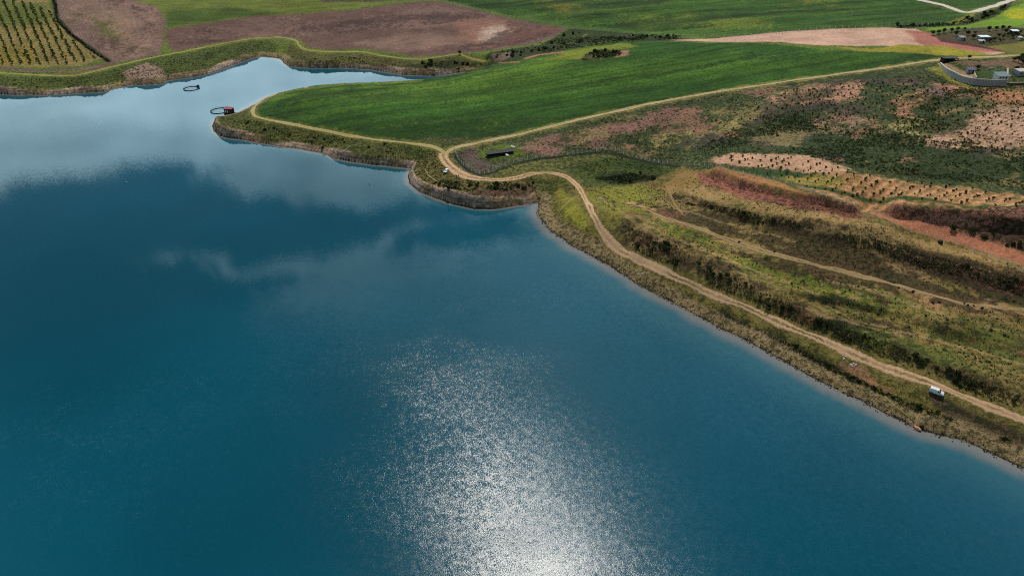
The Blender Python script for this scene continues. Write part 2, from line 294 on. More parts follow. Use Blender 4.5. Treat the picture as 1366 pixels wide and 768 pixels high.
for q, a, b in (([(690,198),(750,180),(820,166),(870,150),(925,142),(945,150),(900,163),(860,172),(820,185),(770,194),(730,204)], (128, 92, 80), (94, 74, 60)),
          ([(1048,122),(1100,112),(1148,111),(1146,128),(1110,140),(1070,142),(1035,134)], (164, 120, 98), (118, 90, 70)), ([(1095,148),(1140,144),(1152,164),(1120,171),(1088,166)], (152, 118, 100), (104, 84, 62)),
          ([(1192,132),(1228,118),(1252,114),(1290,118),(1262,130),(1235,138),(1205,150)], (178, 122, 96), (122, 88, 66)), ([(1228,118),(1262,116),(1285,126),(1250,132)], (112, 92, 88), (84, 72, 64)),
          ([(1240,190),(1262,172),(1300,148),(1335,138),(1420,134),(1420,196),(1330,200)], (172, 136, 112), (132, 100, 78)), ([(1310,122),(1366,120),(1420,124),(1420,140),(1340,136)], (164, 112, 84), (110, 86, 56)),
          ([(612,208),(640,196),(645,205),(660,222),(640,230),(622,220)], (98, 80, 76), (66, 60, 50)), ([(985,185),(1040,176),(1060,184),(1010,196)], (84, 74, 62), (54, 54, 38))):
    region(q, a, b, .42, w=5, nz=9, row=.14, rdir=.6, rsp=2.6, bump=.6)
region([(636,200),(660,194),(690,192),(700,206),(660,214),(640,210)], (92, 104, 36), (62, 78, 32), .45, w=2, nz=2)
region([(1255,85),(1262,84),(1283,94),(1300,100),(1304,110),(1285,108),(1268,100)], (150, 124, 96), (118, 100, 74), .45, nz=1)
region([(1300,95),(1330,96),(1330,108),(1305,109)], (62, 76, 36), (46, 58, 28), .5, nz=1)
region([(1276,83),(1366,78),(1420,78),(1420,90),(1345,92),(1300,92)], (116, 88, 70), (84, 72, 50), .5, nz=1.5)
region([(1238,92),(1254,88),(1268,103),(1300,116),(1345,118),(1345,121),(1290,118),(1255,104)], (128, 122, 50), (86, 92, 40), .45, w=1.5, nz=2)
# planted rows
region([(938,214),(975,207),(1060,208),(1120,220),(1150,232),(1110,232),(1050,228),(985,222)], (176, 136, 110), (132, 104, 78), .42, w=2, nz=4.5, bump=.3)
region([(985,224),(1050,230),(1100,234),(1110,240),(1040,240),(980,229)], (48, 68, 34), (38, 52, 28), .5, w=1.2, nz=1)
region([(1050,236),(1110,233),(1170,236),(1260,248),(1420,270),(1420,290),(1300,279),(1200,277),(1120,266),(1070,252)], (164, 118, 84), (108, 92, 52), .45, w=2.5, nz=3, row=.22, rdir=.68, rsp=4.8, bump=.4)
region([(1040,238),(1090,232),(1140,240),(1110,252),(1065,248)], (132, 118, 46), (88, 92, 40), .5, w=3, nz=3, op=.7)
region([(1050,245),(1100,254),(1170,272),(1300,280),(1420,288),(1420,282),(1300,275),(1180,266),(1110,250)], (66, 78, 36), (46, 58, 30), .5, w=1.5, nz=1)
# gully
region([(752,226),(800,208),(830,204),(905,222),(890,240),(850,246),(800,250),(775,248)], (78, 84, 38), (48, 58, 28), .5, w=3, nz=4)
region([(790,236),(830,228),(880,232),(895,240),(850,246),(800,242)], (48, 52, 30), (32, 40, 24), .5, w=2, nz=2)
region([(790,214),(850,212),(890,226),(850,224)], (62, 76, 36), (40, 54, 28), .5, w=2, nz=2)
stripe([(608,205),(612,214),(622,225),(640,234),(655,231),(690,218),(720,212),(760,208),(800,203),(830,207),(890,220),(905,222)], 1.3, (44, 50, 34), (32, 38, 26), .5, nz=1)
# --- terraces
region([(776,250),(860,244),(910,222),(960,225),(1100,265),(1180,283),(1420,345),(1420,590),(1366,560),(1248,512),(1100,454),(960,396),(845,342),(812,318)], (122, 104, 60), (78, 76, 38), .45, w=1.2, nz=1, streak=.3, rdir=-.72, rsp=1.6)
region([(780,255),(850,246),(890,262),(860,285),(830,300),(810,300)], (118, 112, 46), (82, 88, 36), .4, w=3, nz=3)
region([(830,296),(880,318),(950,352),(1040,398),(1100,428),(1200,462),(1420,532),(1420,572),(1250,502),(1100,446),(960,386),(860,340),(825,312)], (84, 72, 48), (50, 50, 30), .5, w=4, nz=8, bump=.9, streak=.35, rdir=-.72, rsp=1.6)
region([(862,284),(950,318),(1080,358),(1200,388),(1232,402),(1180,418),(1080,398),(980,352),(900,314)], (120, 112, 46), (74, 84, 36), .45, w=3, nz=4)
region([(1010,352),(1080,362),(1200,392),(1222,402),(1160,406),(1060,378)], (62, 78, 32), (84, 92, 38), .4, w=4, nz=4, op=.7)
region([(882,262),(960,284),(1080,316),(1200,350),(1300,385),(1366,404),(1420,415),(1420,384),(1300,350),(1180,318),(1060,296),(960,272),(900,256)], (84, 62, 48), (48, 44, 28), .45, w=3, nz=4, bump=.9, row=.2, rdir=-.62, rsp=1.6, streak=.3)
region([(1260,350),(1366,375),(1420,390),(1420,410),(1300,385)], (104, 66, 54), (66, 48, 38), .45, w=4, nz=4, op=.8)
region([(905,238),(960,256),(1060,280),(1200,308),(1300,335),(1420,372),(1420,385),(1280,342),(1180,316),(1060,294),(960,270),(900,252)], (152, 122, 82), (112, 98, 52), .4, w=2, nz=2)
region([(880,250),(912,226),(950,226),(985,243),(1040,258),(1000,262),(940,240),(900,258)], (146, 114, 74), (128, 112, 52), .4, w=2, nz=1.5)
region([(940,226),(1000,232),(1050,246),(1095,262),(1100,270),(1010,250),(975,242)], (150, 100, 70), (136, 110, 58), .45, w=1.5, nz=1.5, row=.14, rdir=-.3, rsp=1.5)
region([(930,228),(950,232),(980,244),(1010,252),(1060,262),(1100,271),(1145,281),(1160,290),(1130,291),(1060,278),(1000,266),(955,252),(932,240)], (158, 102, 84), (104, 68, 56), .47, w=1.2, nz=1.2, bump=.9, st=.5)
region([(1060,262),(1145,281),(1160,292),(1130,292),(1060,279)], (110, 72, 60), (70, 50, 40), .5, w=3, nz=4, op=.7, bump=.9, st=.5)
region([(1172,281),(1250,280),(1300,280),(1420,288),(1420,350),(1366,338),(1310,322),(1250,306),(1200,294)], (160, 108, 88), (76, 58, 44), .5, w=1.5, nz=1.5, bump=1.0, st=.4)
region([(1260,300),(1300,296),(1420,300),(1420,350),(1366,338),(1300,318)], (58, 50, 36), (38, 38, 26), .5, w=4, nz=4, op=.8, bump=1.0)
region([(1225,288),(1275,286),(1290,300),(1260,306),(1225,298)], (158, 112, 96), (112, 80, 68), .5, w=3, nz=3, op=.8, bump=1)
stripe([(1172,287),(1215,300),(1260,313),(1310,327),(1366,346),(1420,362)], 3.2, (164, 106, 80), (140, 92, 68), .35, w=1.2)
stripe([(840,272),(900,295),(1000,330),(1060,345),(1120,360),(1180,375),(1240,392),(1300,407),(1420,418)], 2.8, (158, 124, 84), (130, 108, 66), .4, w=1.2)
stripe([(1220,392),(1280,416),(1340,432)], 3.0, (150, 112, 78), (122, 98, 62), .4, w=2)
region([(1120,352),(1240,352),(1260,372),(1200,376)], (136, 104, 80), (92, 70, 56), .5, w=5, nz=5, op=.6)
for q in ([(1055,388),(1120,395),(1175,412),(1150,416),(1080,402)], [(1225,432),(1260,434),(1310,450),(1300,460),(1250,446)], [(1100,420),(1150,425),(1190,450),(1150,462),(1090,440)], [(930,345),(1000,372),(1010,390),(950,372)], [(815,315),(850,335),(900,365),(905,360),(850,325)]):
    region(q, (52, 54, 32), (36, 40, 24), .5, w=3, nz=3, bump=1)
for q in ([(1265,415),(1366,440),(1366,470),(1300,450)], [(1200,452),(1280,470),(1300,490),(1220,480)], [(1140,440),(1180,445),(1190,465),(1150,462)]):
    region(q, (88, 92, 38), (58, 68, 32), .5, w=4, nz=4, op=.8)
# uneven cover: drier and greener tongues along the terraces, ragged patches on the hill
def patchy(px, ang, su, sv, layers, seed, bump=.8, streak=.25, rsp=1.6):
    P = P2W(px); I = np.where((X > P[:, 0].min()) & (X < P[:, 0].max()) & (Y > P[:, 1].min()) & (Y < P[:, 1].max()))[0]
    x, y = X[I], Y[I]; inn = sstep(-1, 4, poly_sd(x, y, P)); c_, s_ = math.cos(ang), math.sin(ang); u_, v_ = x*c_+y*s_, -x*s_+y*c_
    for k, (thr_, a, b, op) in enumerate(layers):
        n1 = fbm(u_*su+k*13.7, v_*sv-k*5.1, 1.0, seed+k*11, 4)+.25*fbm(x, y, .4, seed+k*11+5, 2)
        apply(I, inn*sstep(thr_, thr_+.12, n1), a, b, .45, bump=bump, op=op, streak=streak, rdir=ang, rsp=rsp)
patchy([(790,256),(860,246),(910,240),(1000,272),(1180,308),(1420,372),(1420,566),(1248,508),(1100,450),(960,392),(846,340),(815,312)], -.72, .022, .075,
       [(.12, (146, 122, 80), (98, 84, 52), .75), (.20, (84, 94, 38), (56, 66, 30), .7), (.17, (70, 56, 42), (44, 42, 28), .8), (.26, (128, 84, 66), (90, 66, 50), .6)], 301)
patchy([(700,196),(800,158),(940,130),(1100,106),(1250,100),(1366,118),(1420,130),(1420,262),(1200,236),(1060,206),(940,210),(900,220),(830,200)], .5, .03, .05,
       [(.22, (140, 120, 82), (92, 84, 50), .7), (.20, (50, 62, 32), (32, 44, 25), .75), (.30, (150, 108, 88), (108, 82, 64), .7), (.30, (72, 62, 58), (56, 52, 42), .7)], 351)
patchy([(352,154),(365,136),(410,122),(560,114),(700,84),(840,74),(960,64),(1100,72),(1245,73),(1180,88),(1020,111),(860,136),(740,164),(640,185),(490,179)], .30, .006, .035,
       [(.16, (62, 84, 26), (44, 66, 20), .7), (.16, (32, 54, 18), (25, 44, 15), .7), (.36, (88, 96, 34), (62, 76, 26), .5)], 471, bump=.2, streak=1.0, rsp=9.0)
patchy([(600,0),(640,11),(760,34),(900,44),(1060,42),(1220,34),(1280,20),(1210,-30),(620,-30)], .12, .006, .03,
       [(.16, (68, 86, 28), (48, 66, 22), .7), (.16, (34, 54, 18), (27, 44, 15), .7)], 491, bump=.2, streak=1.1, rsp=11.0)
patchy([(240,45),(340,22),(470,15),(560,3),(640,16),(700,29),(755,38),(715,57),(660,65),(600,72),(480,64),(405,54),(340,51),(290,57),(230,64)], .25, .011, .022,
       [(.10, (76, 56, 53), (66, 50, 48), .75), (.18, (122, 96, 86), (106, 84, 76), .7), (.30, (126, 84, 70), (104, 74, 66), .6)], 401)
patchy([(76,-2),(160,-2),(210,11),(221,30),(213,70),(180,78),(148,82),(138,72),(100,46),(82,28)], -1.0, .012, .03,
       [(.08, (92, 68, 60), (78, 60, 56), .8), (.22, (142, 112, 98), (118, 92, 80), .7), (.25, (82, 84, 34), (70, 68, 42), .6)], 431)
for q in ([(905,256),(980,280),(1080,306),(1200,335),(1320,362)], [(860,300),(930,330),(1010,362),(1090,392)], [(1080,420),(1180,436),(1280,462),(1366,486)], [(800,262),(830,285),(870,312),(930,345)], [(1100,372),(1180,392),(1260,420),(1366,448)], [(850,258),(900,278),(960,296),(1060,322)], [(930,352),(1020,392),(1110,424),(1200,446)]):
    stripe(q, .75, (146, 122, 84), (112, 96, 60), .4, w=.5, nz=1.2, op=.65)
# --- strip between the track and the water
region([(724,262),(765,245),(800,315),(840,345),(960,400),(1100,458),(1250,515),(1420,585),(1420,650),(1250,582),(1100,515),(960,440),(840,372),(740,315)], (112, 100, 52), (60, 62, 32), .45, w=1, nz=1, bump=.8)
region([(740,300),(790,330),(860,365),(960,412),(1060,462),(1040,470),(940,425),(850,378),(770,335),(735,312)], (58, 56, 36), (36, 42, 26), .5, w=2, nz=2.5, bump=1)
region([(745,250),(765,262),(785,290),(795,310),(765,300),(745,275)], (128, 120, 46), (92, 96, 38), .4, w=2, nz=2)
region([(1120,486),(1145,482),(1165,500),(1190,520),(1180,526),(1140,505)], (138, 98, 76), (104, 82, 56), .45, w=1.2, nz=2.5)
region([(1060,455),(1120,490),(1180,525),(1150,522),(1090,490),(1050,468)], (50, 54, 30), (36, 42, 24), .5, w=2, nz=2)
region([(1225,520),(1300,545),(1366,580),(1420,612),(1420,625),(1330,590),(1260,550)], (54, 54, 34), (98, 74, 62), .4, w=2, nz=2.5, bump=1)
# --- water's edge: bedded rock on the steep banks, stones on the gentle ones
I = np.where((D > -1) & (D < 14))[0]
ew = D[I] + 1.2*fbm(X[I], Y[I], .15, 83, 3)
apply(I, (1-sstep(2.2, 4.4, ew+3.4*fbm(X[I], Y[I], .045, 87, 3)))*sstep(.35, .65, RK[I]), (160, 136, 120), (112, 97, 86), .42, bump=.35, st=1.2)
apply(I, (1-sstep(4.5, 7.5, ew+2*fbm(X[I], Y[I], .04, 88, 2)))*(1-sstep(.35, .65, RK[I])), (150, 128, 92), (84, 76, 52), .45, bump=1.0)
apply(I, sstep(.0, .35, fbm(X[I], Y[I], .06, 89, 3))*(1-sstep(3, 6, ew))*sstep(.5, .8, RK[I]), (138, 112, 84), (92, 84, 56), .5, bump=.5, st=.7, op=.85)
apply(I, (1-sstep(.25, .9, D[I]+.5*fbm(X[I], Y[I], .3, 85, 2))), (62, 56, 50), (40, 38, 34), .5, bump=.9)
apply(np.where(D < 0)[0], np.ones((D < 0).sum()), (70, 72, 62), (60, 62, 54), .5)

# grassy verges along the tracks
T1_PX = [(1500,612),(1420,582),(1366,560),(1300,535),(1248,513),(1200,497),(1150,478),(1100,455),(1050,435),(1000,412),(960,397),(930,383),(900,370),(870,355),(845,343),(822,330),(808,315),(798,300),(790,285),(783,270),(775,255),(767,245),(755,236),(735,231),(710,232),(685,238),(660,240),(635,238),(615,232),(601,222),(593,213),(591,204)]
T1B_PX = [(594,206),(606,198),(640,190),(680,182),(740,168),(800,153.5),(860,140),(940,125.5),(1020,113.5),(1100,102),(1180,91),(1250,80.5),(1290,77.5),(1330,76),(1366,74),(1450,71)]
T2_PX = [(594,205),(585,199),(570,194.5),(530,189.5),(490,185),(440,176),(400,168),(365,161.5),(347,157.5),(338,152),(339,143),(350,134),(366,126.5),(382,121.5),(410,117.5)]
T3_PX = [(-120,98),(0,98),(60,101),(100,101),(140,92),(190,80),(230,72),(280,62),(330,53),(370,50),(393,54),(399,61),(410,67),(440,69.5),(480,69.5),(520,76),(560,79.5),(600,74),(612,73),(630,79),(648,82)]
for q, wv, a_, b_ in ((T3_PX, 3.4, (106, 110, 44), (82, 90, 38)), (T2_PX, 3.0, (108, 104, 50), (78, 82, 38)), (T1B_PX, 3.6, (124, 114, 60), (88, 90, 42)), (T1_PX, 3.2, (118, 104, 58), (82, 80, 42))):
    stripe(q, wv, a_, b_, .42, w=1.4, nz=2.6, op=.75, bump=.5)

# ------------------------------------------------------------------ node helpers
class NT:
    def __init__(s, tree): s.t = tree; tree.nodes.clear()
    def n(s, typ, **kw):
        o = s.t.nodes.new(typ)
        for k, v in kw.items():
            if k.startswith('i_'): s.put(o.inputs[k[2:].replace('_', ' ')], v)
            else: setattr(o, k, v)
        return o
    def put(s, sock, v):
        if isinstance(v, bpy.types.NodeSocket): s.t.links.new(v, sock)
        else:
            if sock.type == 'RGBA' and len(v) == 3: v = (*v, 1)
            sock.default_value = v
    def m(s, op, a, b=None, c=None, clamp=False):
        o = s.t.nodes.new('ShaderNodeMath'); o.operation = op; o.use_clamp = clamp
        for i, v in enumerate((a, b, c)):
            if v is not None: s.put(o.inputs[i], v)
        return o.outputs[0]
    def v(s, op, a, b=None):
        o = s.t.nodes.new('ShaderNodeVectorMath'); o.operation = op; s.put(o.inputs[0], a)
        if b is not None: s.put(o.inputs[1], b)
        return o.outputs[0]
    def attr(s, name): return s.n('ShaderNodeAttribute', attribute_name=name)
    def noise(s, vec, scale, detail=3, rough=.6, dist=0):
        o = s.n('ShaderNodeTexNoise'); s.put(o.inputs['Vector'], vec); o.inputs['Scale'].default_value = scale; o.inputs['Detail'].default_value = detail
        o.inputs['Roughness'].default_value = rough; o.inputs['Distortion'].default_value = dist; return o
    def mix(s, f, a, b, mode='MIX'):
        o = s.t.nodes.new('ShaderNodeMix'); o.data_type = 'RGBA'; o.blend_type = mode; s.put(o.inputs[0], f); s.put(o.inputs[6], a); s.put(o.inputs[7], b); return o.outputs[2]
    def ramp(s, f, lo, hi, a=0.0, b=1.0):
        o = s.t.nodes.new('ShaderNodeMapRange'); o.interpolation_type = 'SMOOTHSTEP'; s.put(o.inputs[0], f)
        for i, v in zip((1, 2, 3, 4), (lo, hi, a, b)): s.put(o.inputs[i], v)
        return o.outputs[0]
    def scale(s, col, f):
        o = s.t.nodes.new('ShaderNodeVectorMath'); o.operation = 'SCALE'; s.put(o.inputs[0], col); s.put(o.inputs[3], f); return o.outputs[0]
    def out(s, sh): 
        o = s.n('ShaderNodeOutputMaterial'); s.t.links.new(sh, o.inputs[0])
    def bsdf(s, col, rough=.9, normal=None, spec=.2, metal=0.0, **kw):
        b = s.n('ShaderNodeBsdfPrincipled'); s.put(b.inputs['Base Color'], col); s.put(b.inputs['Roughness'], rough); b.inputs['Specular IOR Level'].default_value = spec; s.put(b.inputs['Metallic'], metal)
        if normal is not None: s.put(b.inputs['Normal'], normal)
        for k, v in kw.items(): s.put(b.inputs[k.replace('_', ' ')], v)
        return b
def mat(name):
    m = bpy.data.materials.new(name); m.use_nodes = True; return m, NT(m.node_tree)

# ground
GM, t = mat('ground_cover')
pos = t.n('ShaderNodeNewGeometry').outputs['Position']
A1 = t.attr('ca').outputs['Color']; B1 = t.attr('cb').outputs['Color']
px_ = t.n('ShaderNodeSeparateColor'); t.put(px_.inputs[0], t.attr('p1').outputs['Color']); fr_, ra_, sk_ = px_.outputs
py_ = t.n('ShaderNodeSeparateColor'); t.put(py_.inputs[0], t.attr('p2').outputs['Color']); bm_, st_, _u = py_.outputs
fcv = t.attr('rowco').outputs['Vector']
nA = t.noise(pos, .55, 6, .72).outputs[0]
thr = t.m('ADD', t.m('MULTIPLY', fr_, -.36), .68)
msk_ = t.m('ADD', t.m('DIVIDE', t.m('SUBTRACT', nA, thr), .10), .5, clamp=True)
col = t.mix(msk_, A1, B1)
fine = t.noise(pos, 2.6, 4, .75).outputs[0]
macro = t.noise(pos, .045, 4, .6).outputs[0]
mul = t.m('ADD', t.m('MULTIPLY', t.m('SUBTRACT', fine, .5), t.m('ADD', t.m('MULTIPLY', bm_, 3.8), .5)), 1.0)
mul = t.m('MULTIPLY', mul, t.m('ADD', t.m('MULTIPLY', t.m('SUBTRACT', macro, .5), 1.1), 1.0))
sx = t.n('ShaderNodeSeparateXYZ'); t.put(sx.inputs[0], fcv)
cmb = t.n('ShaderNodeCombineXYZ'); t.put(cmb.inputs[0], t.m('MULTIPLY', sx.outputs[0], .75)); t.put(cmb.inputs[1], t.m('MULTIPLY', sx.outputs[1], .055))
stn = t.noise(cmb.outputs[0], 1.0, 5, .68).outputs[0]
mul = t.m('MULTIPLY', mul, t.m('ADD', t.m('MULTIPLY', t.m('SUBTRACT', stn, .5), t.m('MULTIPLY', sk_, 3.4)), 1.0))
row = t.m('SINE', t.m('MULTIPLY', sx.outputs[0], 6.2832))
mul = t.m('MULTIPLY', mul, t.m('ADD', t.m('MULTIPLY', row, ra_), 1.0))
zz = t.v('MULTIPLY', pos, (.07, .07, 1.5))
sn = t.noise(zz, 1.0, 4, .7, .4).outputs[0]
mul = t.m('MULTIPLY', mul, t.m('ADD', t.m('MULTIPLY', t.m('SUBTRACT', sn, .5), t.m('MULTIPLY', st_, 3.6)), 1.0))
mul = t.m('MAXIMUM', mul, .18)
col = t.scale(col, mul)
hgt = t.m('ADD', t.m('ADD', nA, t.m('MULTIPLY', fine, .45)), t.m('MULTIPLY', t.m('MULTIPLY', row, ra_), .3))
bp = t.n('ShaderNodeBump', i_Height=hgt, i_Strength=t.m('MULTIPLY', bm_, 1.0), i_Distance=1.6)
t.out(t.bsdf(col, .95, bp.outputs[0], .08).outputs[0])

def link(name, me, m=None, parent=None):
    o = bpy.data.objects.new(name, me); COL.objects.link(o)
    if m is not None and me is not None and not me.materials: me.materials.append(m)
    if parent is not None: o.parent = parent
    return o
def tag(o, label=None, cat=None, group=None, kind=None):
    for k, v in (('label', label), ('category', cat), ('group', group), ('kind', kind)):
        if v: o[k] = v
    return o
def grid_mesh(name, Xv, Yv, Zv, nr, ncol):
    me = bpy.data.meshes.new(name)
    co = np.stack([Xv, Yv, Zv], 1).astype(f32)
    i = np.arange((nr-1)*(ncol-1)); rr, cc = i//(ncol-1), i % (ncol-1); a = rr*ncol+cc
    q = np.stack([a, a+ncol, a+ncol+1, a+1], 1).astype(np.int32)
    return raw_mesh(me, co, q)
def raw_mesh(me, co, q, smooth=True):
    k = q.shape[1]
    me.vertices.add(len(co)); me.vertices.foreach_set('co', np.ascontiguousarray(co, f32).ravel())
    me.loops.add(q.size); me.loops.foreach_set('vertex_index', np.ascontiguousarray(q, np.int32).ravel())
    me.polygons.add(len(q)); me.polygons.foreach_set('loop_start', np.arange(0, q.size, k, dtype=np.int32))
    me.polygons.foreach_set('use_smooth', np.full(len(q), smooth))
    me.update(calc_edges=True); return me
def fattr(me, name, arr):
    arr = np.asarray(arr, f32)
    if arr.ndim == 1: me.attributes.new(name, 'FLOAT', 'POINT').data.foreach_set('value', arr)
    elif name in ('rowco',): me.attributes.new(name, 'FLOAT_VECTOR', 'POINT').data.foreach_set('vector', arr.ravel())
    else:
        c = np.ones((len(arr), 4), f32); c[:, :arr.shape[1]] = arr
        me.attributes.new(name, 'FLOAT_COLOR', 'POINT').data.foreach_set('color', c.ravel())
me = grid_mesh('terrain', X, Y, Z, *SHP)
if me.polygons[0].normal.z < 0: me.flip_normals()
fattr(me, 'ca', ca); fattr(me, 'cb', cb); fattr(me, 'p1', np.stack([frac, rowa, strk], 1)); fattr(me, 'p2', np.stack([bmp, strata, bmp*0], 1)); fattr(me, 'rowco', np.stack([fc, fd, fd*0], 1))
tag(link('terrain', me, GM), kind='structure')

# ------------------------------------------------------------------ water
WM, t = mat('lake_water')
pos = t.n('ShaderNodeNewGeometry').outputs['Position']
sh = t.attr('depth').outputs['Fac']; sxyz = t.n('ShaderNodeSeparateXYZ'); t.put(sxyz.inputs[0], pos)
edge = t.noise(pos, .09, 4, .6).outputs[0]
dd = t.m('ADD', sh, t.m('MULTIPLY', t.m('SUBTRACT', edge, .5), 5.0))
deep = t.mix(t.ramp(t.noise(pos, .006, 3, .5).outputs[0], .35, .65), alb(0, 57, 72), alb(1, 67, 85))
wcol = t.mix(t.ramp(dd, .8, 7.5), alb(126, 108, 98), deep)
wcol = t.mix(t.ramp(dd, 4, 24.0), t.mix(.45, wcol, alb(44, 88, 98)), wcol)
mp = t.n('ShaderNodeMapping'); t.put(mp.inputs[0], pos); mp.inputs['Rotation'].default_value = (0, 0, math.radians(40)); mp.inputs['Scale'].default_value = (1.0, 1.0, 1.0)
w1 = t.noise(mp.outputs[0], 6.0, 2, .55).outputs['Color']
w2 = t.noise(mp.outputs[0], .55, 2, .5).outputs['Color']
wind = t.ramp(t.noise(t.v('MULTIPLY', pos, (.012, .02, 1)), 1.0, 4, .6).outputs[0], .3, .7, .6, 1.3)
sl = t.v('ADD', t.v('SUBTRACT', w1, (.5, .5, .5)), t.scale(t.v('SUBTRACT', w2, (.5, .5, .5)), .22))
sl = t.v('MULTIPLY', sl, (.33, .78, 0))
calm = t.ramp(t.m('ADD', t.m('SUBTRACT', sxyz.outputs[1], t.m('MULTIPLY', sxyz.outputs[0], .5)), t.m('MULTIPLY', t.m('SUBTRACT', edge, .5), 70)), 205, 300, 1.0, .05)
sl = t.scale(sl, t.m('MULTIPLY', wind, calm))
rot = t.n('ShaderNodeVectorRotate', rotation_type='Z_AXIS'); t.put(rot.inputs['Vector'], sl); rot.inputs['Angle'].default_value = math.radians(40)
nrm = t.v('NORMALIZE', t.v('ADD', rot.outputs[0], (0, 0, 1)))
t.out(t.bsdf(wcol, t.m('ADD', t.m('MULTIPLY', calm, .10), .03), nrm, .5, IOR=1.333).outputs[0])
# sheet: fine rows near the land so that depth fades evenly
wx = np.concatenate([np.arange(-2500, -420, 80.), np.arange(-420, 420, 3.0), np.arange(420, 1500, 80.)]); wy = np.concatenate([np.arange(-1200, 60, 60.), np.arange(60, 640, 3.0), np.arange(640, 1000, 60.)])
WX, WY = np.meshgrid(wx, wy); wd, wr = poly_sd(WX.ravel(), WY.ravel(), LAKE, ROCKY)
wm = grid_mesh('water', WX.ravel(), WY.ravel(), np.zeros(WX.size), *WX.shape)
if wm.polygons[0].normal.z < 0: wm.flip_normals()
fattr(wm, 'depth', np.clip(wd*(1+2.5*np.clip(wr-.3, 0, 1)), -5, 60))
# drop the part of the sheet that would lie far under the hills
import bmesh
bmm = bmesh.new(); bmm.from_mesh(wm); bmm.verts.ensure_lookup_table()
bmesh.ops.delete(bmm, geom=[v for v, q in zip(bmm.verts, wd) if q < -12], context='VERTS'); bmm.to_mesh(wm); bmm.free()
tag(link('water', wm, WM), kind='structure')

# ------------------------------------------------------------------ simple materials
def simple(name, rgb, rough=.8, var=.25, sc_=3.0, spec=.25, metal=0.0, bump=0.0, rand=0.0):
    m, t = mat(name); pos = t.n('ShaderNodeTexCoord').outputs['Object']
    n_ = t.noise(pos, sc_, 4, .65).outputs[0]
    mul = t.m('ADD', t.m('MULTIPLY', t.m('SUBTRACT', n_, .5), var*4), 1.0)
    if rand:
        ri = t.n('ShaderNodeObjectInfo').outputs['Random']; mul = t.m('MULTIPLY', mul, t.m('ADD', t.m('MULTIPLY', ri, rand), 1-rand/2))
    nr = t.n('ShaderNodeBump', i_Height=n_, i_Strength=bump, i_Distance=.2).outputs[0] if bump else None
    t.out(t.bsdf(t.scale(tuple(lin(*rgb)), mul), rough, nr, spec, metal).outputs[0]); return m
def foliage(name, rgb, rgb2, rand=.5):
    m, t = mat(name); pos = t.n('ShaderNodeNewGeometry').outputs['Position']
    n_ = t.noise(pos, 1.3, 3, .7).outputs[0]; n2 = t.noise(pos, .06, 3, .6).outputs[0]
    c = t.mix(t.ramp(n_, .36, .64), tuple(lin(*rgb)), tuple(lin(*rgb2)))
    ri = t.n('ShaderNodeObjectInfo').outputs['Random']
    c = t.scale(c, t.m('MULTIPLY', t.m('ADD', t.m('MULTIPLY', ri, rand), 1-rand/2), t.m('ADD', t.m('MULTIPLY', n2, 1.2), .4)))
    d = t.bsdf(c, .8, None, .15); tr = t.n('ShaderNodeBsdfTranslucent'); t.put(tr.inputs[0], c)
    mx = t.n('ShaderNodeMixShader'); mx.inputs[0].default_value = .25; t.t.links.new(d.outputs[0], mx.inputs[1]); t.t.links.new(tr.outputs[0], mx.inputs[2]); t.out(mx.outputs[0]); return m
M = dict(
 white=simple('white_paint', (192, 197, 200), .35, .04, 2, .5), glass=simple('dark_glass', (18, 24, 30), .08, .1, 2, .6), rubber=simple('rubber', (24, 24, 25), .85, .2, 6),
 chrome=simple('grey_metal', (140, 142, 145), .4, .1, 4, .5, .6), lamp=simple('lamp_glass', (225, 225, 215), .15, .05, 4, .6), redlamp=simple('red_lamp_glass', (150, 25, 20), .2, .05, 4, .6),
 silver=simple('pale_car_paint', (205, 214, 222), .3, .04, 2, .5), black=simple('black_sheeting', (18, 18, 20), .7, .3, 1.0), tin=simple('dark_tin_roof', (46, 46, 50), .6, .3, 1.0, .3),
 concrete=simple('concrete', (186, 184, 174), .9, .15, 3), wire=simple('wire', (108, 110, 106), .6, .1, 4, .4, .3), post=simple('pale_post', (205, 205, 196), .9, .15, 4),
 stone=simple('grey_stone', (134, 130, 128), .9, .5, 1.6, .2, 0, .6), cap=simple('pale_coping', (168, 162, 152), .9, .2, 2), plaster=simple('white_plaster', (178, 174, 166), .9, .12, 1.5), teal=simple('grey_green_roof', (92, 112, 112), .6, .2, 1.2), blue=simple('blue_grey_roof', (58, 62, 84), .5, .2, 1.2),
 red=simple('red_roof', (132, 44, 54), .6, .2, 1.5), darkwood=simple('dark_cladding', (22, 20, 24), .8, .3, 2), wood=simple('timber', (96, 76, 56), .9, .3, 2), greywall=simple('grey_wall', (130, 132, 138), .85, .2, 1.5), pipe=simple('black_pipe', (14, 30, 46), .5, .2, 2),
 rock=simple('rock', (96, 84, 74), .9, .35, 1.2, .2, 0, .8, .6), pinkrock=simple('pink_rock', (190, 128, 104), .9, .25, 1.2, .2, 0, .8), darkrock=simple('dark_rock', (40, 34, 32), .9, .35, 1.2, .2, 0, .8, .5), rubble=simple('pale_rubble', (196, 188, 190), .9, .3, 2, .2, 0, .6, .4),
 bark=simple('bark', (78, 62, 48), .95, .3, 4), skin=simple('skin', (180, 130, 105), .6, .1, 4), cloth=simple('dark_cloth', (26, 28, 34), .9, .2, 6), jeans=simple('navy_cloth', (32, 36, 52), .9, .2, 6), hair=simple('dark_hair', (20, 16, 14), .7, .2, 6),
 bush=foliage('bush_leaves', (36, 48, 24), (60, 66, 32)), olive=foliage('olive_leaves', (40, 54, 26), (70, 78, 36)), dry=foliage('dry_stems', (92, 80, 46), (66, 62, 34)), brown=foliage('brown_scrub', (74, 56, 44), (52, 44, 32)), sapl=foliage('sapling_leaves', (46, 56, 28), (78, 76, 42)), orch=foliage('orchard_leaves', (62, 76, 32), (94, 100, 42)))

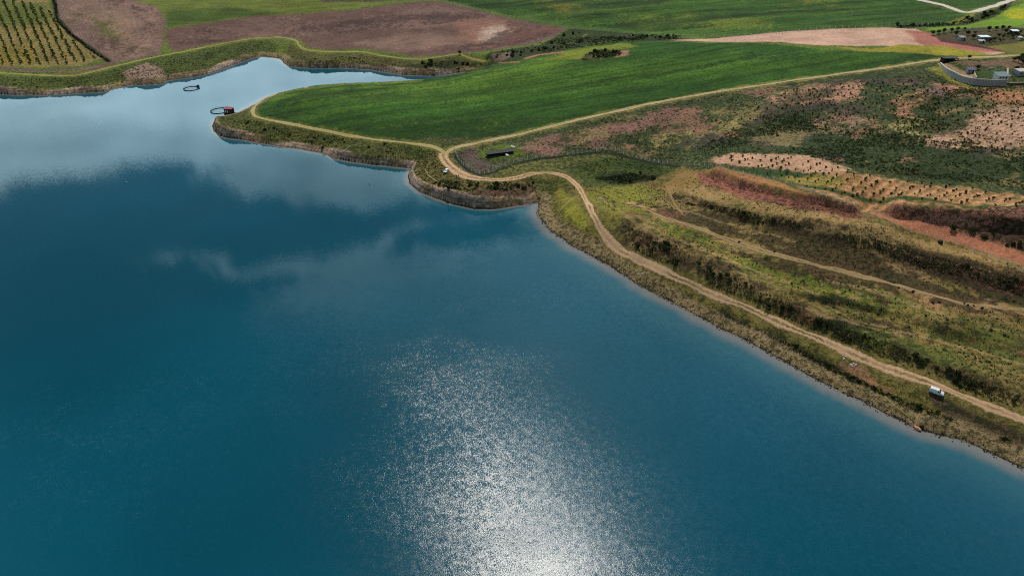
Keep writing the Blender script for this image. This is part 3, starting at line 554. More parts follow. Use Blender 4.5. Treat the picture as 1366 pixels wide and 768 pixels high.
# ------------------------------------------------------------------ mesh builder
class MB:
    def __init__(s): s.v = []; s.f = []
    def add(s, vs, fs):
        o = len(s.v); s.v += [tuple(v) for v in vs]; s.f += [tuple(i+o for i in f) for f in fs]; return s
    def box(s, c, d, rz=0, taper=1.0):
        x, y, z = d[0]/2, d[1]/2, d[2]/2; R = Matrix.Rotation(rz, 3, 'Z')
        vs = [R@Vector((sx*x*(taper if k else 1), sy*y*(taper if k else 1), (z if k else -z)))+Vector(c) for k in (0, 1) for sx, sy in ((-1, -1), (1, -1), (1, 1), (-1, 1))]
        return s.add(vs, [(3, 2, 1, 0), (4, 5, 6, 7), (0, 1, 5, 4), (1, 2, 6, 5), (2, 3, 7, 6), (3, 0, 4, 7)])
    def cyl(s, a, b, r0, r1=None, n=10):
        a, b = Vector(a), Vector(b); r1 = r0 if r1 is None else r1; w = (b-a).normalized(); u = w.orthogonal().normalized(); v = w.cross(u)
        vs = [p+(u*math.cos(2*math.pi*k/n)+v*math.sin(2*math.pi*k/n))*r for p, r in ((a, r0), (b, r1)) for k in range(n)]
        return s.add(vs, [(k, (k+1) % n, n+(k+1) % n, n+k) for k in range(n)]+[tuple(range(n))[::-1], tuple(range(n, 2*n))])
    def tube(s, pts, r, n=6, closed=False):
        m = len(pts); P = [Vector(p) for p in pts]; vs = []
        for i in range(m):
            w = (P[(i+1) % m]-P[i-1]) if (closed or 0 < i < m-1) else (P[1]-P[0] if i == 0 else P[-1]-P[-2])
            w.normalize(); u = w.cross(Vector((0, 0, 1))); u = u.normalized() if u.length > 1e-4 else Vector((1, 0, 0)); v = w.cross(u)
            vs += [P[i]+(u*math.cos(2*math.pi*k/n)+v*math.sin(2*math.pi*k/n))*r for k in range(n)]
        fs = [(i*n+k, i*n+(k+1) % n, ((i+1) % m)*n+(k+1) % n, ((i+1) % m)*n+k) for i in range(m if closed else m-1) for k in range(n)]
        return s.add(vs, fs)
    def prism(s, prof, axis_w, c=(0, 0, 0)):              # profile in x,z swept across y
        h = axis_w/2; k = len(prof)
        return s.add([(x+c[0], y+c[1], z+c[2]) for y in (-h, h) for x, z in prof], [tuple(range(k)), tuple(range(k, 2*k))[::-1]]+[(i, k+i, k+(i+1) % k, (i+1) % k) for i in range(k)])
    def build(s, name, m, parent=None, bevel=0, smooth=False, seg=2):
        me = bpy.data.meshes.new(name); me.from_pydata(s.v, [], s.f); me.update()
        bm = bmesh.new(); bm.from_mesh(me); bmesh.ops.recalc_face_normals(bm, faces=bm.faces)
        if bevel: bmesh.ops.bevel(bm, geom=bm.edges[:], offset=bevel, segments=seg, affect='EDGES', profile=.6)
        bm.to_mesh(me); bm.free()
        if smooth: me.polygons.foreach_set('use_smooth', [True]*len(me.polygons))
        return link(name, me, m, parent)
def empty(name, loc, rz=0, label=None, cat=None, group=None):
    o = bpy.data.objects.new(name, None); COL.objects.link(o); o.location = loc; o.rotation_euler = (0, 0, rz); o.empty_display_size = .5
    return tag(o, label, cat, group)
def gz(x, y): return float(hf(x, y))

# ------------------------------------------------------------------ tracks and roads
RM, t = mat('track_dirt')
pos = t.n('ShaderNodeNewGeometry').outputs['Position']; ac = t.m('ABSOLUTE', t.attr('across').outputs['Fac']); rc = t.attr('rc').outputs['Color']; gr = t.attr('grass').outputs['Fac']
nz_ = t.noise(pos, .8, 5, .7).outputs[0]; nf = t.noise(pos, 3.5, 3, .7).outputs[0]
a2 = t.m('ADD', ac, t.m('MULTIPLY', t.m('SUBTRACT', nz_, .5), 1.7))
mid = t.m('MULTIPLY', t.m('MULTIPLY', t.ramp(a2, .12, .34, 1, 0), gr), t.ramp(t.noise(pos, .06, 3, .6).outputs[0], .38, .6))
edg = t.ramp(a2, .72, 1.0)
gm = t.m('MAXIMUM', mid, t.m('MULTIPLY', edg, .85))
c = t.mix(gm, rc, t.mix(t.ramp(nf, .4, .6), tuple(alb(108, 98, 56)), tuple(alb(84, 82, 44))))
rut = t.ramp(t.m('ABSOLUTE', t.m('SUBTRACT', a2, .48)), 0, .2, 1.12, .92)
c = t.scale(c, t.m('MULTIPLY', rut, t.m('ADD', t.m('MULTIPLY', nf, .7), .65)))
b_ = t.n('ShaderNodeBump', i_Height=t.m('ADD', nf, nz_), i_Strength=.35, i_Distance=.4)
t.out(t.bsdf(c, .95, b_.outputs[0], .08).outputs[0])
def smooth_line(P, step=1.2):
    P = np.asarray(P); o = []
    for i in range(len(P)-1):
        p0, p1, p2, p3 = P[max(i-1, 0)], P[i], P[i+1], P[min(i+2, len(P)-1)]
        k = max(2, int(np.linalg.norm(p2-p1)/step))
        for j in range(k):
            u = j/k; o.append(.5*((2*p1)+(-p0+p2)*u+(2*p0-5*p1+4*p2-p3)*u*u+(-p0+3*p1-3*p2+p3)*u**3))
    o.append(P[-1]); return np.array(o)
def road(name, px, w, rgb, grass=.6, seed=1, lift=.09, wn=None):
    P = smooth_line(P2W(px)); T = np.gradient(P, axis=0); T /= np.linalg.norm(T, axis=1)[:, None]+1e-9; Nn = np.stack([-T[:, 1], T[:, 0]], 1)
    na = 9; ac = np.linspace(-1, 1, na); s = np.arange(len(P))*1.2
    ww = w/2*(1+.3*(vnoise(s*.12, s*0+seed, seed)-.5)*2+.3*(vnoise(s*.03, s*0+seed, seed+9)-.5)*2)
    if wn is not None: ww = ww*np.interp(np.linspace(0, 1, len(P)), np.linspace(0, 1, len(wn)), wn)
    jl = .25*(vnoise(s*.5, s*0, seed+3)-.5); jr = .25*(vnoise(s*.5, s*0, seed+4)-.5)
    V = []; A_ = []
    for k in range(na):
        off = ac[k]*ww + (jl if k == 0 else jr if k == na-1 else 0)*1.5
        q = P+Nn*off[:, None]; V.append(q); A_.append(np.full(len(P), ac[k]))
    V = np.stack(V, 1).reshape(-1, 2); A_ = np.stack(A_, 1).ravel()
    z = hf(V[:, 0], V[:, 1])
    far_ = np.hypot(V[:, 0], V[:, 1]); z = z+lift+far_*.00012 - .10*(np.abs(A_) > .99)
    me = grid_mesh(name, V[:, 0], V[:, 1], z, len(P), na)
    if me.polygons[0].normal.z < 0: me.flip_normals()
    fattr(me, 'across', A_); fattr(me, 'rc', np.tile(alb(*rgb), (len(V), 1))); fattr(me, 'grass', np.full(len(V), grass))
    return tag(link(name, me, RM), kind='structure')
T1 = T1_PX
T1b = T1B_PX
T2 = T2_PX
T3 = T3_PX
T4 = [(1190,-9),(1225,0),(1260,8),(1290,17),(1320,10),(1345,2),(1380,-9)]
T5 = [(842,272),(870,283),(900,295),(950,312),(1000,330),(1060,346),(1120,361),(1180,376),(1240,393),(1300,407.5),(1366,413),(1420,416)]
road('dirt_track', T1, 3.3, (178, 144, 112), .9, 1, wn=[1]*17+[1.15, 1.5, 1.9, 1.9])
road('dirt_track', T1b, 3.0, (164, 144, 108), .5, 2)
road('dirt_track', T2, 2.7, (156, 142, 96), .35, 3)
road('dirt_track', T3, 3.0, (134, 130, 78), .9, 4)
road('gravel_road', T4, 6.0, (188, 178, 166), 0, 5)
road('dirt_track', T5, 2.3, (146, 122, 88), .9, 6, wn=[.3, 1, 1, 1, 1, 1])
road('footpath', [(886,246),(893,258),(900,272),(912,288)], 1.6, (138, 114, 76), .4, 7, wn=[.1, .7, .8, .6, .1])
road('footpath', [(768,262),(756,272),(745,283)], 1.6, (140, 122, 72), .3, 8, wn=[.1, .7, .8, .6, .1])
road('footpath', [(566,224),(572,234),(585,243),(600,249)], 1.4, (140, 122, 82), .2, 9, wn=[.1, .7, .8, .6, .1])
road('footpath', [(1172,520),(1192,540),(1212,556)], 1.4, (126, 108, 66), .5, 10, wn=[.1, .7, .8, .6, .1])
road('dirt_track', [(1253,85),(1262,93),(1275,99),(1296,104)], 5, (172, 136, 100), .1, 11)

# ------------------------------------------------------------------ plants
def leaf_cloud(n, rx, ry, rz, size, seed, lumps=5, flat=.0):
    R = np.random.default_rng(seed); mb = MB()
    L = R.normal(size=(lumps, 3)); L /= np.linalg.norm(L, axis=1)[:, None]; L *= R.uniform(.25, .6, (lumps, 1)); lr = R.uniform(.38, .62, lumps)
    for i in range(n):
        k = R.integers(lumps); d = R.normal(size=3); d /= np.linalg.norm(d); rad = lr[k]*R.uniform(.55, 1)**.5
        p = L[k]+d*rad; p = Vector((p[0]*rx, p[1]*ry, max(-.95, p[2])*rz+rz*.9))
        nrm = Vector(d+R.normal(size=3)*.5).normalized(); u = nrm.orthogonal().normalized(); v = nrm.cross(u); a = R.uniform(0, 6.28); u, v = u*math.cos(a)+v*math.sin(a), v*math.cos(a)-u*math.sin(a)
        s_ = size*R.uniform(.6, 1.4)
        mb.add([p-u*s_, p-v*s_*.6, p+u*s_, p+v*s_*.6], [(0, 1, 2, 3)])
    return mb
def mesh_of(mb, name, m):
    me = bpy.data.meshes.new(name); me.from_pydata(mb.v, [], mb.f); me.update(); me.materials.append(m); return me
BUSH = [mesh_of(leaf_cloud(130, 1, .9, .7, .26, 100+k), 'shrub', M['bush']) for k in range(5)]
SAPM = []
for k in range(4):
    mb = leaf_cloud(80, .8, .75, .6, .24, 200+k, 4); mb.v = [(x, y, z+.1) for x, y, z in mb.v]; mb.cyl((0, 0, -.2), (.03, 0, .6), .06, .03, 5); SAPM.append(mesh_of(mb, 'sapling', M['sapl']))
ORCH = []
for k in range(4):
    mb = leaf_cloud(110, 1.25, 1.15, .95, .34, 300+k, 6); mb.v = [(x, y, z+.5) for x, y, z in mb.v]; mb.cyl((0, 0, -.2), (.05, 0, 1.2), .12, .06, 5); ORCH.append(mesh_of(mb, 'orchard_tree', M['orch']))
def put(name, me, x, y, s, label, cat, group, sz=None, dz=-.05):
    o = bpy.data.objects.new(name, me); COL.objects.link(o); o.location = (x, y, gz(x, y)+dz*s); o.rotation_euler = (0, 0, random.uniform(0, 6.28)); o.scale = (s, s*random.uniform(.85, 1.15), (sz or s)*random.uniform(.85, 1.15))
    return tag(o, label, cat, group)
def inside_px(px, k, seed, dens=None):
    P = P2W(px); R = np.random.default_rng(seed); o = []
    lo_, hi_ = P.min(0), P.max(0)
    while len(o) < k:
        q = R.uniform(lo_, hi_, (k*3, 2)); ok = poly_sd(q[:, 0], q[:, 1], P) > .3
        o += [tuple(v) for v in q[ok]]
    return o[:k]
roads_w = [P2W(q) for q in (T1, T1b, T2, T3, T5)]
def clear(q, m=2.9, dm=.8):
    q = np.array(q); ok = np.ones(len(q), bool)
    for r_ in roads_w: ok &= line_d(q[:, 0], q[:, 1], r_) > m
    ok &= Df(q[:, 0], q[:, 1]) > dm
    return [tuple(v) for v in q[ok]]
def shrubs(px, k, seed, smin, smax, label, group, name='shrub'):
    for (x, y) in clear(inside_px(px, k, seed), 2.9, 5.5 if seed == 2 else .8):
        put(name, random.choice(BUSH), x, y, random.uniform(smin, smax)*random.uniform(.7, 1.1), label, 'shrub', group)
shrubs([(830,298),(950,352),(1090,425),(1200,462),(1366,528),(1366,548),(1250,503),(1100,448),(960,388),(850,338)], 62, 1, .7, 1.6, 'dark shrub on the rough slope just above the lakeside track', 'shrubs above the lakeside track')
shrubs([(735,300),(790,332),(860,366),(960,412),(1060,460),(1200,530),(1366,592),(1366,610),(1200,555),(1050,478),(940,428),(850,380),(770,335)], 60, 2, .7, 1.5, 'dark shrub between the lakeside track and the stony shore', 'shrubs between the track and the shore')
shrubs([(890,264),(1000,298),(1150,330),(1300,372),(1366,395),(1366,375),(1250,345),(1100,312),(960,276)], 30, 3, .6, 1.3, 'dark shrub on the brown slope below the red cutting', 'shrubs below the red cutting')
shrubs([(774,80),(782,72),(800,67),(824,69),(820,75),(798,79)], 13, 4, 1.2, 2.2, 'bush in the small thicket on the crest of the green field', 'bushes on the field crest')
shrubs([(560,84),(600,80),(640,86),(655,76),(720,64),(745,52),(760,42),(800,50),(740,66),(690,78),(640,90),(600,97),(570,96)], 38, 5, 1.0, 2.6, 'dark bush in the overgrown hollow at the head of the inlet', 'bushes at the head of the inlet')
shrubs([(810,50),(870,46),(930,50),(890,53),(830,55)], 12, 6, 1.0, 2.2, 'dark bush along the ditch behind the green field', 'bushes in the ditch behind the field')
shrubs([(1190,34),(1265,31),(1300,22),(1340,8),(1345,11),(1300,30),(1260,35),(1200,37)], 24, 7, 1.0, 2.2, 'dark bush in the ditch beside the pale gravel road', 'bushes beside the gravel road')
shrubs([(575,240),(610,240),(690,243),(715,240),(718,255),(660,256),(600,256)], 20, 8, .8, 1.7, 'dark shrub on the bank below the bend in the track', 'shrubs below the track bend')
shrubs([(300,160),(345,162),(420,176),(540,195),(545,212),(470,203),(380,185),(310,172)], 20, 9, .7, 1.5, 'low shrub on the bank around the headland', 'shrubs on the headland bank')
shrubs([(790,236),(850,230),(890,236),(850,244),(800,242)], 10, 10, .8, 1.7, 'dark shrub down in the green gully', 'shrubs in the gully')
shrubs([(1240,300),(1366,300),(1366,335),(1290,316)], 9, 11, .9, 1.9, 'dark shrub at the foot of the right-hand red scarp', 'shrubs under the right-hand scarp')
# hedge along the top-left boundary
HB = P2W([(66,-4),(74,6),(76,24),(84,36),(100,50),(120,66),(145,82)]); HB = smooth_line(HB, 3.2)
for (x, y) in HB: put('hedge_bush', random.choice(BUSH), x+random.uniform(-.5, .5), y+random.uniform(-.5, .5), random.uniform(1.0, 1.6), 'dark bush in the hedge between the orchard and the ploughed slope', 'bush', 'hedge bushes beside the orchard')
# orchard rows, far left
opos = []; OPOLY = P2W([(-80,-8),(60,-4),(70,22),(90,48),(132,78),(100,88),(-80,88)])
for j in range(-2, 13):
    a, b_ = P2W([(-8+j*12.2, 86-max(0, j-8)*2), (-44+j*12.2, 1+max(0, j-6)*5)])
    L_ = np.linalg.norm(b_-a); k = int(L_/3.0)
    for i in range(k):
        if random.random() < .12: continue
        p = a+(b_-a)*(i+random.uniform(-.2, .2))/k
        p = p+np.array([random.gauss(0, .5), random.gauss(0, .5)])
        if poly_sd(np.array([p[0]]), np.array([p[1]]), OPOLY)[0] < .8: continue
        opos.append(p)
def merged(name, meshes, pts, s0, s1):
    V = []; Fq = []; F3 = []; base = 0
    for (x, y) in pts:
        me_ = random.choice(meshes); v = np.empty(len(me_.vertices)*3, f32); me_.vertices.foreach_get('co', v); v = v.reshape(-1, 3)
        a_ = random.uniform(0, 6.28); c_, s_ = math.cos(a_), math.sin(a_); k_ = random.uniform(s0, s1)
        v = np.stack([v[:, 0]*c_-v[:, 1]*s_, v[:, 0]*s_+v[:, 1]*c_, v[:, 2]], 1)*k_+np.array([x, y, gz(x, y)-.05]); V.append(v)
        li = np.empty(len(me_.loops), np.int32); me_.loops.foreach_get('vertex_index', li); n4 = sum(1 for p_ in me_.polygons if len(p_.vertices) == 4 and p_.index < len(me_.polygons)-2)
        Fq.append(li[:n4*4].reshape(-1, 4)+base); base += len(v)
    return tag(link(name, raw_mesh(bpy.data.meshes.new(name), np.concatenate(V), np.concatenate(Fq), False), meshes[0].materials[0]), kind='stuff')
vis = [p for p in opos if 0 < 683+FPX*p[0]/(p[1]*FW[1]-(CAMZ-8)*FW[2]+0.0) < 1400]; rest = [p for p in opos if not any(p is q for q in vis)]
vis.sort(key=lambda p: p[1])
for p in vis[:290]: put('orchard_tree', random.choice(ORCH), p[0], p[1], random.uniform(.55, 1.25), 'small orchard tree in the rows on the far left slope', 'tree', 'orchard trees on the far left slope')
merged('far_orchard', ORCH, vis[290:]+rest, .7, 1.4)
# young trees in rows on the right-hand hill
SAPREST = []
def saplings(px, ang, sp, spr, lab, grp, mx, s0, s1, drop=.25):
    P = P2W(px); c0 = P.mean(0); u = np.array([math.cos(ang), math.sin(ang)]); v = np.array([-u[1], u[0]]); o = []
    for i in range(-60, 61):
        for j in range(-60, 61):
            q = c0+u*i*sp+v*j*spr+np.array([random.gauss(0, .5), random.gauss(0, .5)])
            o.append(q)
    o = np.array(o); o = o[poly_sd(o[:, 0], o[:, 1], P) > .2]; o = [q for q in clear(o, 2.5) if random.random() > drop]
    random.shuffle(o)
    SAPREST.extend(o[mx:])
    for q in o[:mx]: put('sapling', random.choice(SAPM), q[0], q[1], random.uniform(s0, s1), lab, 'young tree', grp)
saplings([(950,214),(1000,207),(1060,209),(1140,228),(1200,240),(1366,264),(1420,275),(1420,288),(1300,277),(1180,272),(1080,252),(1020,232)], 0.68, 2.9, 4.8, 'young tree in the bare planted rows above the red cutting', 'young trees in rows above the red cutting', 165, .65, 1.15, .35)
saplings([(1000,140),(1060,118),(1160,106),(1240,110),(1300,122),(1420,124),(1420,205),(1300,200),(1200,185),(1100,172),(1020,160)], .6, 3.4, 5.6, 'young tree scattered over the hillside below the walled yard', 'young trees on the hillside below the yard', 130, .7, 1.2, .52)
merged('young_plantation', SAPM, SAPREST, .65, 1.15)
# trees of the plot at upper right and of the yard
TREE = []
for k in range(3):
    cm = mesh_of(leaf_cloud(260, 1.7, 1.6, 1.35, .34, 400+k, 8), 'crown', M['olive'])
    cm.transform(Matrix.Translation((0, 0, 1.0)))
    tb = MB().cyl((0, 0, -.3), (.06, .02, 1.3), .16, .10, 7)
    for a_ in range(4): tb.cyl((.06, .02, 1.2), (.06+.8*math.cos(a_*1.6+k), .8*math.sin(a_*1.6+k), 2.3), .07, .03, 5)
    TREE.append((cm, mesh_of(tb, 'trunk', M['bark'])))
def tree(px, py, s, label, group=None, loc=None):
    p = loc or at(px, py); o = empty('garden_tree', (p[0], p[1], gz(p[0], p[1])), random.uniform(0, 6.28), label, 'tree', group); o.scale = (s, s, s*random.uniform(.85, 1.1))
    c_, t_ = random.choice(TREE)
    for nm, me_ in (('crown', c_), ('trunk', t_)):
        q = bpy.data.objects.new(nm, me_); COL.objects.link(q); q.parent = o
for (x_, y_) in [(1243,47),(1251,46),(1259,45),(1268,43.5),(1277,42),(1286,41),(1318,42),(1328,41),(1337,40),(1345,39.5),(1290,47),(1297,52),(1300,46),(1325,55),(1331,50),(1338,52),(1344,48),(1350,51),(1357,49),(1363,52),(1320,57),(1334,56),(1360,45),(1340,45),(1274,48)]:
    tree(x_, y_, random.uniform(.75, 1.15), 'small tree in the fenced plot of sheds at the upper right', 'trees of the plot at the upper right')
for (x_, y_, s_) in [(1358,84,1.5),(1364,88,1.7),(1362,80,1.3),(1352,82,1.1)]:
    tree(x_, y_, s_, 'dark tree in the clump beside the grey outbuilding at the right edge', 'trees beside the grey outbuilding')
tree(1303, 93, 1.1, 'round dark tree just right of the blue-grey shed in the walled yard')
tree(1355, 94, 1.0, 'small yellowish tree between the white-fronted hut and the grey outbuilding')
tree(1292, 79, .9, 'small tree on the verge where the track passes the walled yard')
tree(613, 73, 1.0, 'small pale tree on the bend of the far bank track')

# loose scrub: too many tufts to count
def tuft_field(name, mats, spec, seed):
    R = np.random.default_rng(seed); V = []; Fq = []; MI = []; base = 0
    for (px, k, s0, s1, mi, leaves) in spec:
        q = np.array(clear(inside_px(px, int(k*1.7), seed+base % 997+k), 2.6, 5.5 if px is SHB else 3.0)); 
        if not len(q): continue
        cw = fbm(q[:, 0], q[:, 1], .07, 201+mi*7, 3)+.35*fbm(q[:, 0], q[:, 1], .3, 231+mi, 2); q = q[cw+R.normal(size=len(q))*.12 > -.05]
        if not len(q): continue
        z = hf(q[:, 0], q[:, 1]); s = R.uniform(s0, s1, len(q))*R.uniform(.6, 1.2, len(q))
        for l in range(leaves):
            d = R.normal(size=(len(q), 3)); d /= np.linalg.norm(d, axis=1)[:, None]; d[:, 2] = np.abs(d[:, 2])
            p = np.stack([q[:, 0], q[:, 1], z], 1)+d*s[:, None]*np.array([1, 1, .75])*R.uniform(.3, .9, (len(q), 1))
            nrm = d+R.normal(size=d.shape)*.4; nrm /= np.linalg.norm(nrm, axis=1)[:, None]
            u = np.cross(nrm, R.normal(size=d.shape)); u /= np.linalg.norm(u, axis=1)[:, None]; v = np.cross(nrm, u)
            h_ = (s*.42*R.uniform(.7, 1.3, len(q)))[:, None]
            V.append(np.stack([p-u*h_, p-v*h_*.7, p+u*h_, p+v*h_*.7], 1).reshape(-1, 3)); m_ = len(q)
            Fq.append(np.arange(m_*4).reshape(-1, 4)+base); MI.append(np.full(m_, mi)); base += m_*4
    me = raw_mesh(bpy.data.meshes.new(name), np.concatenate(V), np.concatenate(Fq), False)
    for m_ in mats: me.materials.append(m_)
    me.polygons.foreach_set('material_index', np.concatenate(MI).astype(np.int32))
    return tag(link(name, me), kind='stuff')
LOW = [(830,298),(950,352),(1090,425),(1200,462),(1366,528),(1366,548),(1250,503),(1100,448),(960,388),(850,338)]
SHB = [(728,300),(790,332),(860,366),(960,412),(1060,460),(1200,530),(1366,592),(1366,612),(1200,555),(1050,480),(940,430),(850,384),(770,338)]
TER = [(776,250),(860,244),(910,230),(1000,265),(1180,303),(1366,355),(1366,548),(1248,505),(1100,448),(960,388),(845,338)]
BRN = [(890,264),(1000,298),(1150,330),(1300,374),(1366,398),(1366,372),(1250,342),(1100,310),(960,274)]
HIL = [(700,198),(800,158),(940,130),(1100,106),(1250,100),(1366,118),(1420,130),(1420,262),(1200,238),(1060,208),(940,212),(900,220),(830,202)]
DRK = [(930,200),(1000,160),(1060,150),(1110,175),(1200,165),(1240,150),(1300,190),(1400,215),(1400,262),(1280,242),(1150,224),(1060,207),(960,204)]
tuft_field('scrub', [M['bush'], M['dry'], M['brown'], M['olive']], [
 (LOW, 600, .3, .85, 0, 7), (LOW, 600, .3, .7, 2, 6), (LOW, 600, .3, .7, 1, 6), (SHB, 1500, .35, .9, 0, 7), (SHB, 900, .3, .7, 1, 6), (SHB, 500, .3, .7, 2, 6), (TER, 2600, .2, .5, 1, 5), (TER, 2200, .25, .7, 0, 6), (TER, 900, .25, .55, 3, 5), (BRN, 1100, .3, .8, 2, 6), (BRN, 500, .3, .8, 0, 7), (BRN, 500, .25, .6, 1, 6),
 (HIL, 2600, .4, 1.0, 0, 7), (HIL, 1800, .3, .8, 1, 6), (HIL, 1500, .35, .9, 3, 6), (DRK, 2600, .5, 1.1, 0, 7), (DRK, 700, .4, .9, 3, 6),
 ([(285,165),(345,160),(440,178),(580,197),(610,238),(712,235),(720,262),(640,272),(560,252),(548,222),(440,206),(340,186)], 1500, .3, .8, 0, 6), ([(285,165),(345,160),(440,178),(580,197),(610,238),(712,235),(720,262),(640,272),(560,252),(548,222),(440,206),(340,186)], 900, .25, .6, 1, 5),
 ([(0,104),(100,106),(190,86),(290,68),(350,56),(350,72),(240,100),(140,118),(0,122)], 700, .4, 1.0, 0, 6), ([(390,62),(440,74),(560,84),(620,80),(600,95),(440,88),(385,82)], 700, .4, 1.1, 0, 6),
 ([(640,86),(655,72),(740,52),(860,48),(880,53),(745,68)], 700, .6, 1.4, 0, 7), ([(760,222),(830,206),(895,226),(880,240),(800,246)], 500, .3, .8, 3, 6), ([(600,208),(640,232),(700,216),(830,204),(800,198),(700,200),(640,195)], 700, .25, .6, 2, 5),
 ([(774,81),(782,72),(800,67),(832,69),(826,75),(798,79)], 260, .6, 1.3, 0, 7), ([(774,81),(782,72),(800,67),(832,69),(826,75),(798,79)], 120, .5, 1.0, 3, 6), ([(800,50),(870,46),(940,50),(890,54),(820,56)], 300, .6, 1.4, 0, 7), ([(1195,34),(1265,31),(1335,12),(1345,14),(1300,30),(1240,37)], 420, .5, 1.3, 0, 7), ([(575,242),(615,240),(700,242),(718,250),(690,256),(600,254)], 500, .4, 1.1, 0, 7), ([(790,238),(840,230),(890,236),(850,244)], 260, .5, 1.2, 0, 7),
 ([(1260,120),(1330,118),(1310,132),(1240,150),(1215,150)], 500, .4, 1.0, 0, 6), ([(1345,100),(1420,96),(1420,118),(1345,118)], 200, .4, 1.0, 1, 6)], 5)

# stones along the water's edge
def rock_mb(seed, n=1):
    R = np.random.default_rng(seed); bm = bmesh.new(); bmesh.ops.create_icosphere(bm, subdivisions=2, radius=.5)
    for v in bm.verts:
        k = 1+.35*(vnoise(np.array([v.co.x*2.3+seed]), np.array([v.co.y*2.3+v.co.z*1.7]), seed)[0]-.5)*2
        v.co = Vector((round(v.co.x*k*3.2)/3.2*.5+v.co.x*k*.5, v.co.y*k*.85, v.co.z*k*.65))
    return bm
def stones(name, k, seed):
    R = np.random.default_rng(seed); bm = rock_mb(seed); bv = np.array([v.co[:] for v in bm.verts]); bf = np.array([[v.index for v in f.verts] for f in bm.faces]); bm.free()
    seg = [(i, np.linalg.norm(LAKE[i+1]-LAKE[i])) for i in range(len(LAKE)-1) if ROCKY[i] < .35 and LAKE[i][0] > 0 and LAKE[i][1] > 90 and LAKE[i][1] < 330]
    w = np.array([s[1] for s in seg]); ch = R.choice(len(seg), k, p=w/w.sum()); V = []; Fq = []
    for c_, i in enumerate(ch):
        a, b_ = LAKE[seg[i][0]], LAKE[seg[i][0]+1]; p = a+(b_-a)*R.uniform(); nn_ = np.array([b_[1]-a[1], a[0]-b_[0]]); nn_ /= np.linalg.norm(nn_)+1e-9
        p = p+nn_*R.normal()*.55+nn_*R.choice([-.2, .5]); s = R.uniform(.15, .45)*R.uniform(.6, 1.5); an_ = R.uniform(0, 6.28); cs, sn_ = math.cos(an_), math.sin(an_)
        q = bv*s; q = np.stack([q[:, 0]*cs-q[:, 1]*sn_, q[:, 0]*sn_+q[:, 1]*cs, q[:, 2]], 1); z = max(gz(*p), 0)+.05
        V.append(q+np.array([p[0], p[1], z])); Fq.append(bf+c_*len(bv))
    me = raw_mesh(bpy.data.meshes.new(name), np.concatenate(V), np.concatenate(Fq), False); return tag(link(name, me, M['darkrock']), kind='stuff')
stones('shore_stones', 1500, 3)
def boulder(px, py, s, m, label, name='boulder', cat='rock', group=None, seed=1):
    p = at(px, py); bm = rock_mb(seed); me = bpy.data.meshes.new(name); bm.to_mesh(me); bm.free()
    o = link(name, me, M[m]); o.location = (p.x, p.y, max(p.z, 0)+s*.15); o.scale = (s, s*.9, s); o.rotation_euler = (0, 0, seed*1.3); return tag(o, label, cat, group)
boulder(1224, 572, 2.0, 'pinkrock', 'pink boulder at the waterline below the white van', seed=4)
boulder(1229, 569, 1.4, 'darkrock', 'black boulder right behind the pink boulder at the waterline', seed=5)
boulder(1254, 324, 2.6, 'darkrock', 'dark boulder beside the wire fence along the red haul road', seed=6)
for i, (x_, y_) in enumerate([(1193,377),(1199,384),(1218,389),(1244,404),(1253,403),(1286,405),(1291,407),(1299,408),(1310,411),(1235,421),(1264,427),(1291,427),(1322,441),(1340,447),(1330,425),(1145,382),(1134,387),(1127,389),(1159,414),(1174,414),(986,323),(1033,336),(946,322),(950,324),(1056,378),(1080,402),(1112,410),(1320,483),(1280,470)]):
    boulder(x_, y_, random.uniform(.8, 1.3), 'darkrock', 'small dark rock lying on the grassy terrace', 'terrace_rock', 'rock', 'dark rocks scattered over the terrace', 20+i % 6)
# rubble by the track
for i in range(13):
    a_ = i/13*6.28; boulder(*((1124+random.gauss(0, 2.2), 476.5+random.gauss(0, 1.2)) if i < 5 else (1136+random.gauss(0, 4), 486.5-random.gauss(0, 1.4))), random.uniform(.35, .8), 'rubble', 'pale lump of rubble in the heap beside the lakeside track', 'rubble_lump', 'rubble', 'pale rubble dumped beside the track', 30+i % 5)

# ------------------------------------------------------------------ fences
def fence(px, name, label, sp, h, r_, mw=M['wire'], mp_=M['post'], wires=4, cap=100):
    P = smooth_line(P2W(px), .5); s = np.concatenate([[0], np.cumsum(np.linalg.norm(np.diff(P, axis=0), axis=1))]); k = min(cap, int(s[-1]/sp)+1)
    S_ = np.linspace(0, s[-1], k); Q = np.stack([np.interp(S_, s, P[:, 0]), np.interp(S_, s, P[:, 1])], 1)
    o = empty(name, (Q[0][0], Q[0][1], gz(*Q[0])), 0, label, 'fence'); off = Vector(o.location)
    ms = [MB().box((0, 0, h/2-.2), (r_*2, r_*2, h+.4)).cyl((0, 0, h), (.25*(1 if v else -1), 0, h+.35), r_*.8, r_*.7, 5).build('post', mp_, o, .01).data for v in (0, 1)]
    for ob in [c for c in o.children]: bpy.data.objects.remove(ob)
    for i, q in enumerate(Q):
        c_ = bpy.data.objects.new('post', ms[i % 2]); COL.objects.link(c_); c_.parent = o; c_.location = Vector((q[0], q[1], gz(*q)))-off
        c_.rotation_euler = (random.uniform(-.08, .08), random.uniform(-.08, .08), random.uniform(-.2, .2))
    mb = MB()
    for w_ in range(wires): mb.tube([(q[0]-off.x, q[1]-off.y, gz(*q)-off.z+h*(w_+1)/(wires+.3)) for q in Q], .022, 4)
    mb.build('wire', mw, o); return o
fence([(606,200),(611,213),(622,224),(640,233),(655,230),(668,223),(690,217),(720,211),(760,207),(790,203),(812,200),(830,206),(860,214),(890,219)], 'wire_fence', 'wire fence on pale concrete posts round the black shed and along the gully', 2.9, 1.9, .12)
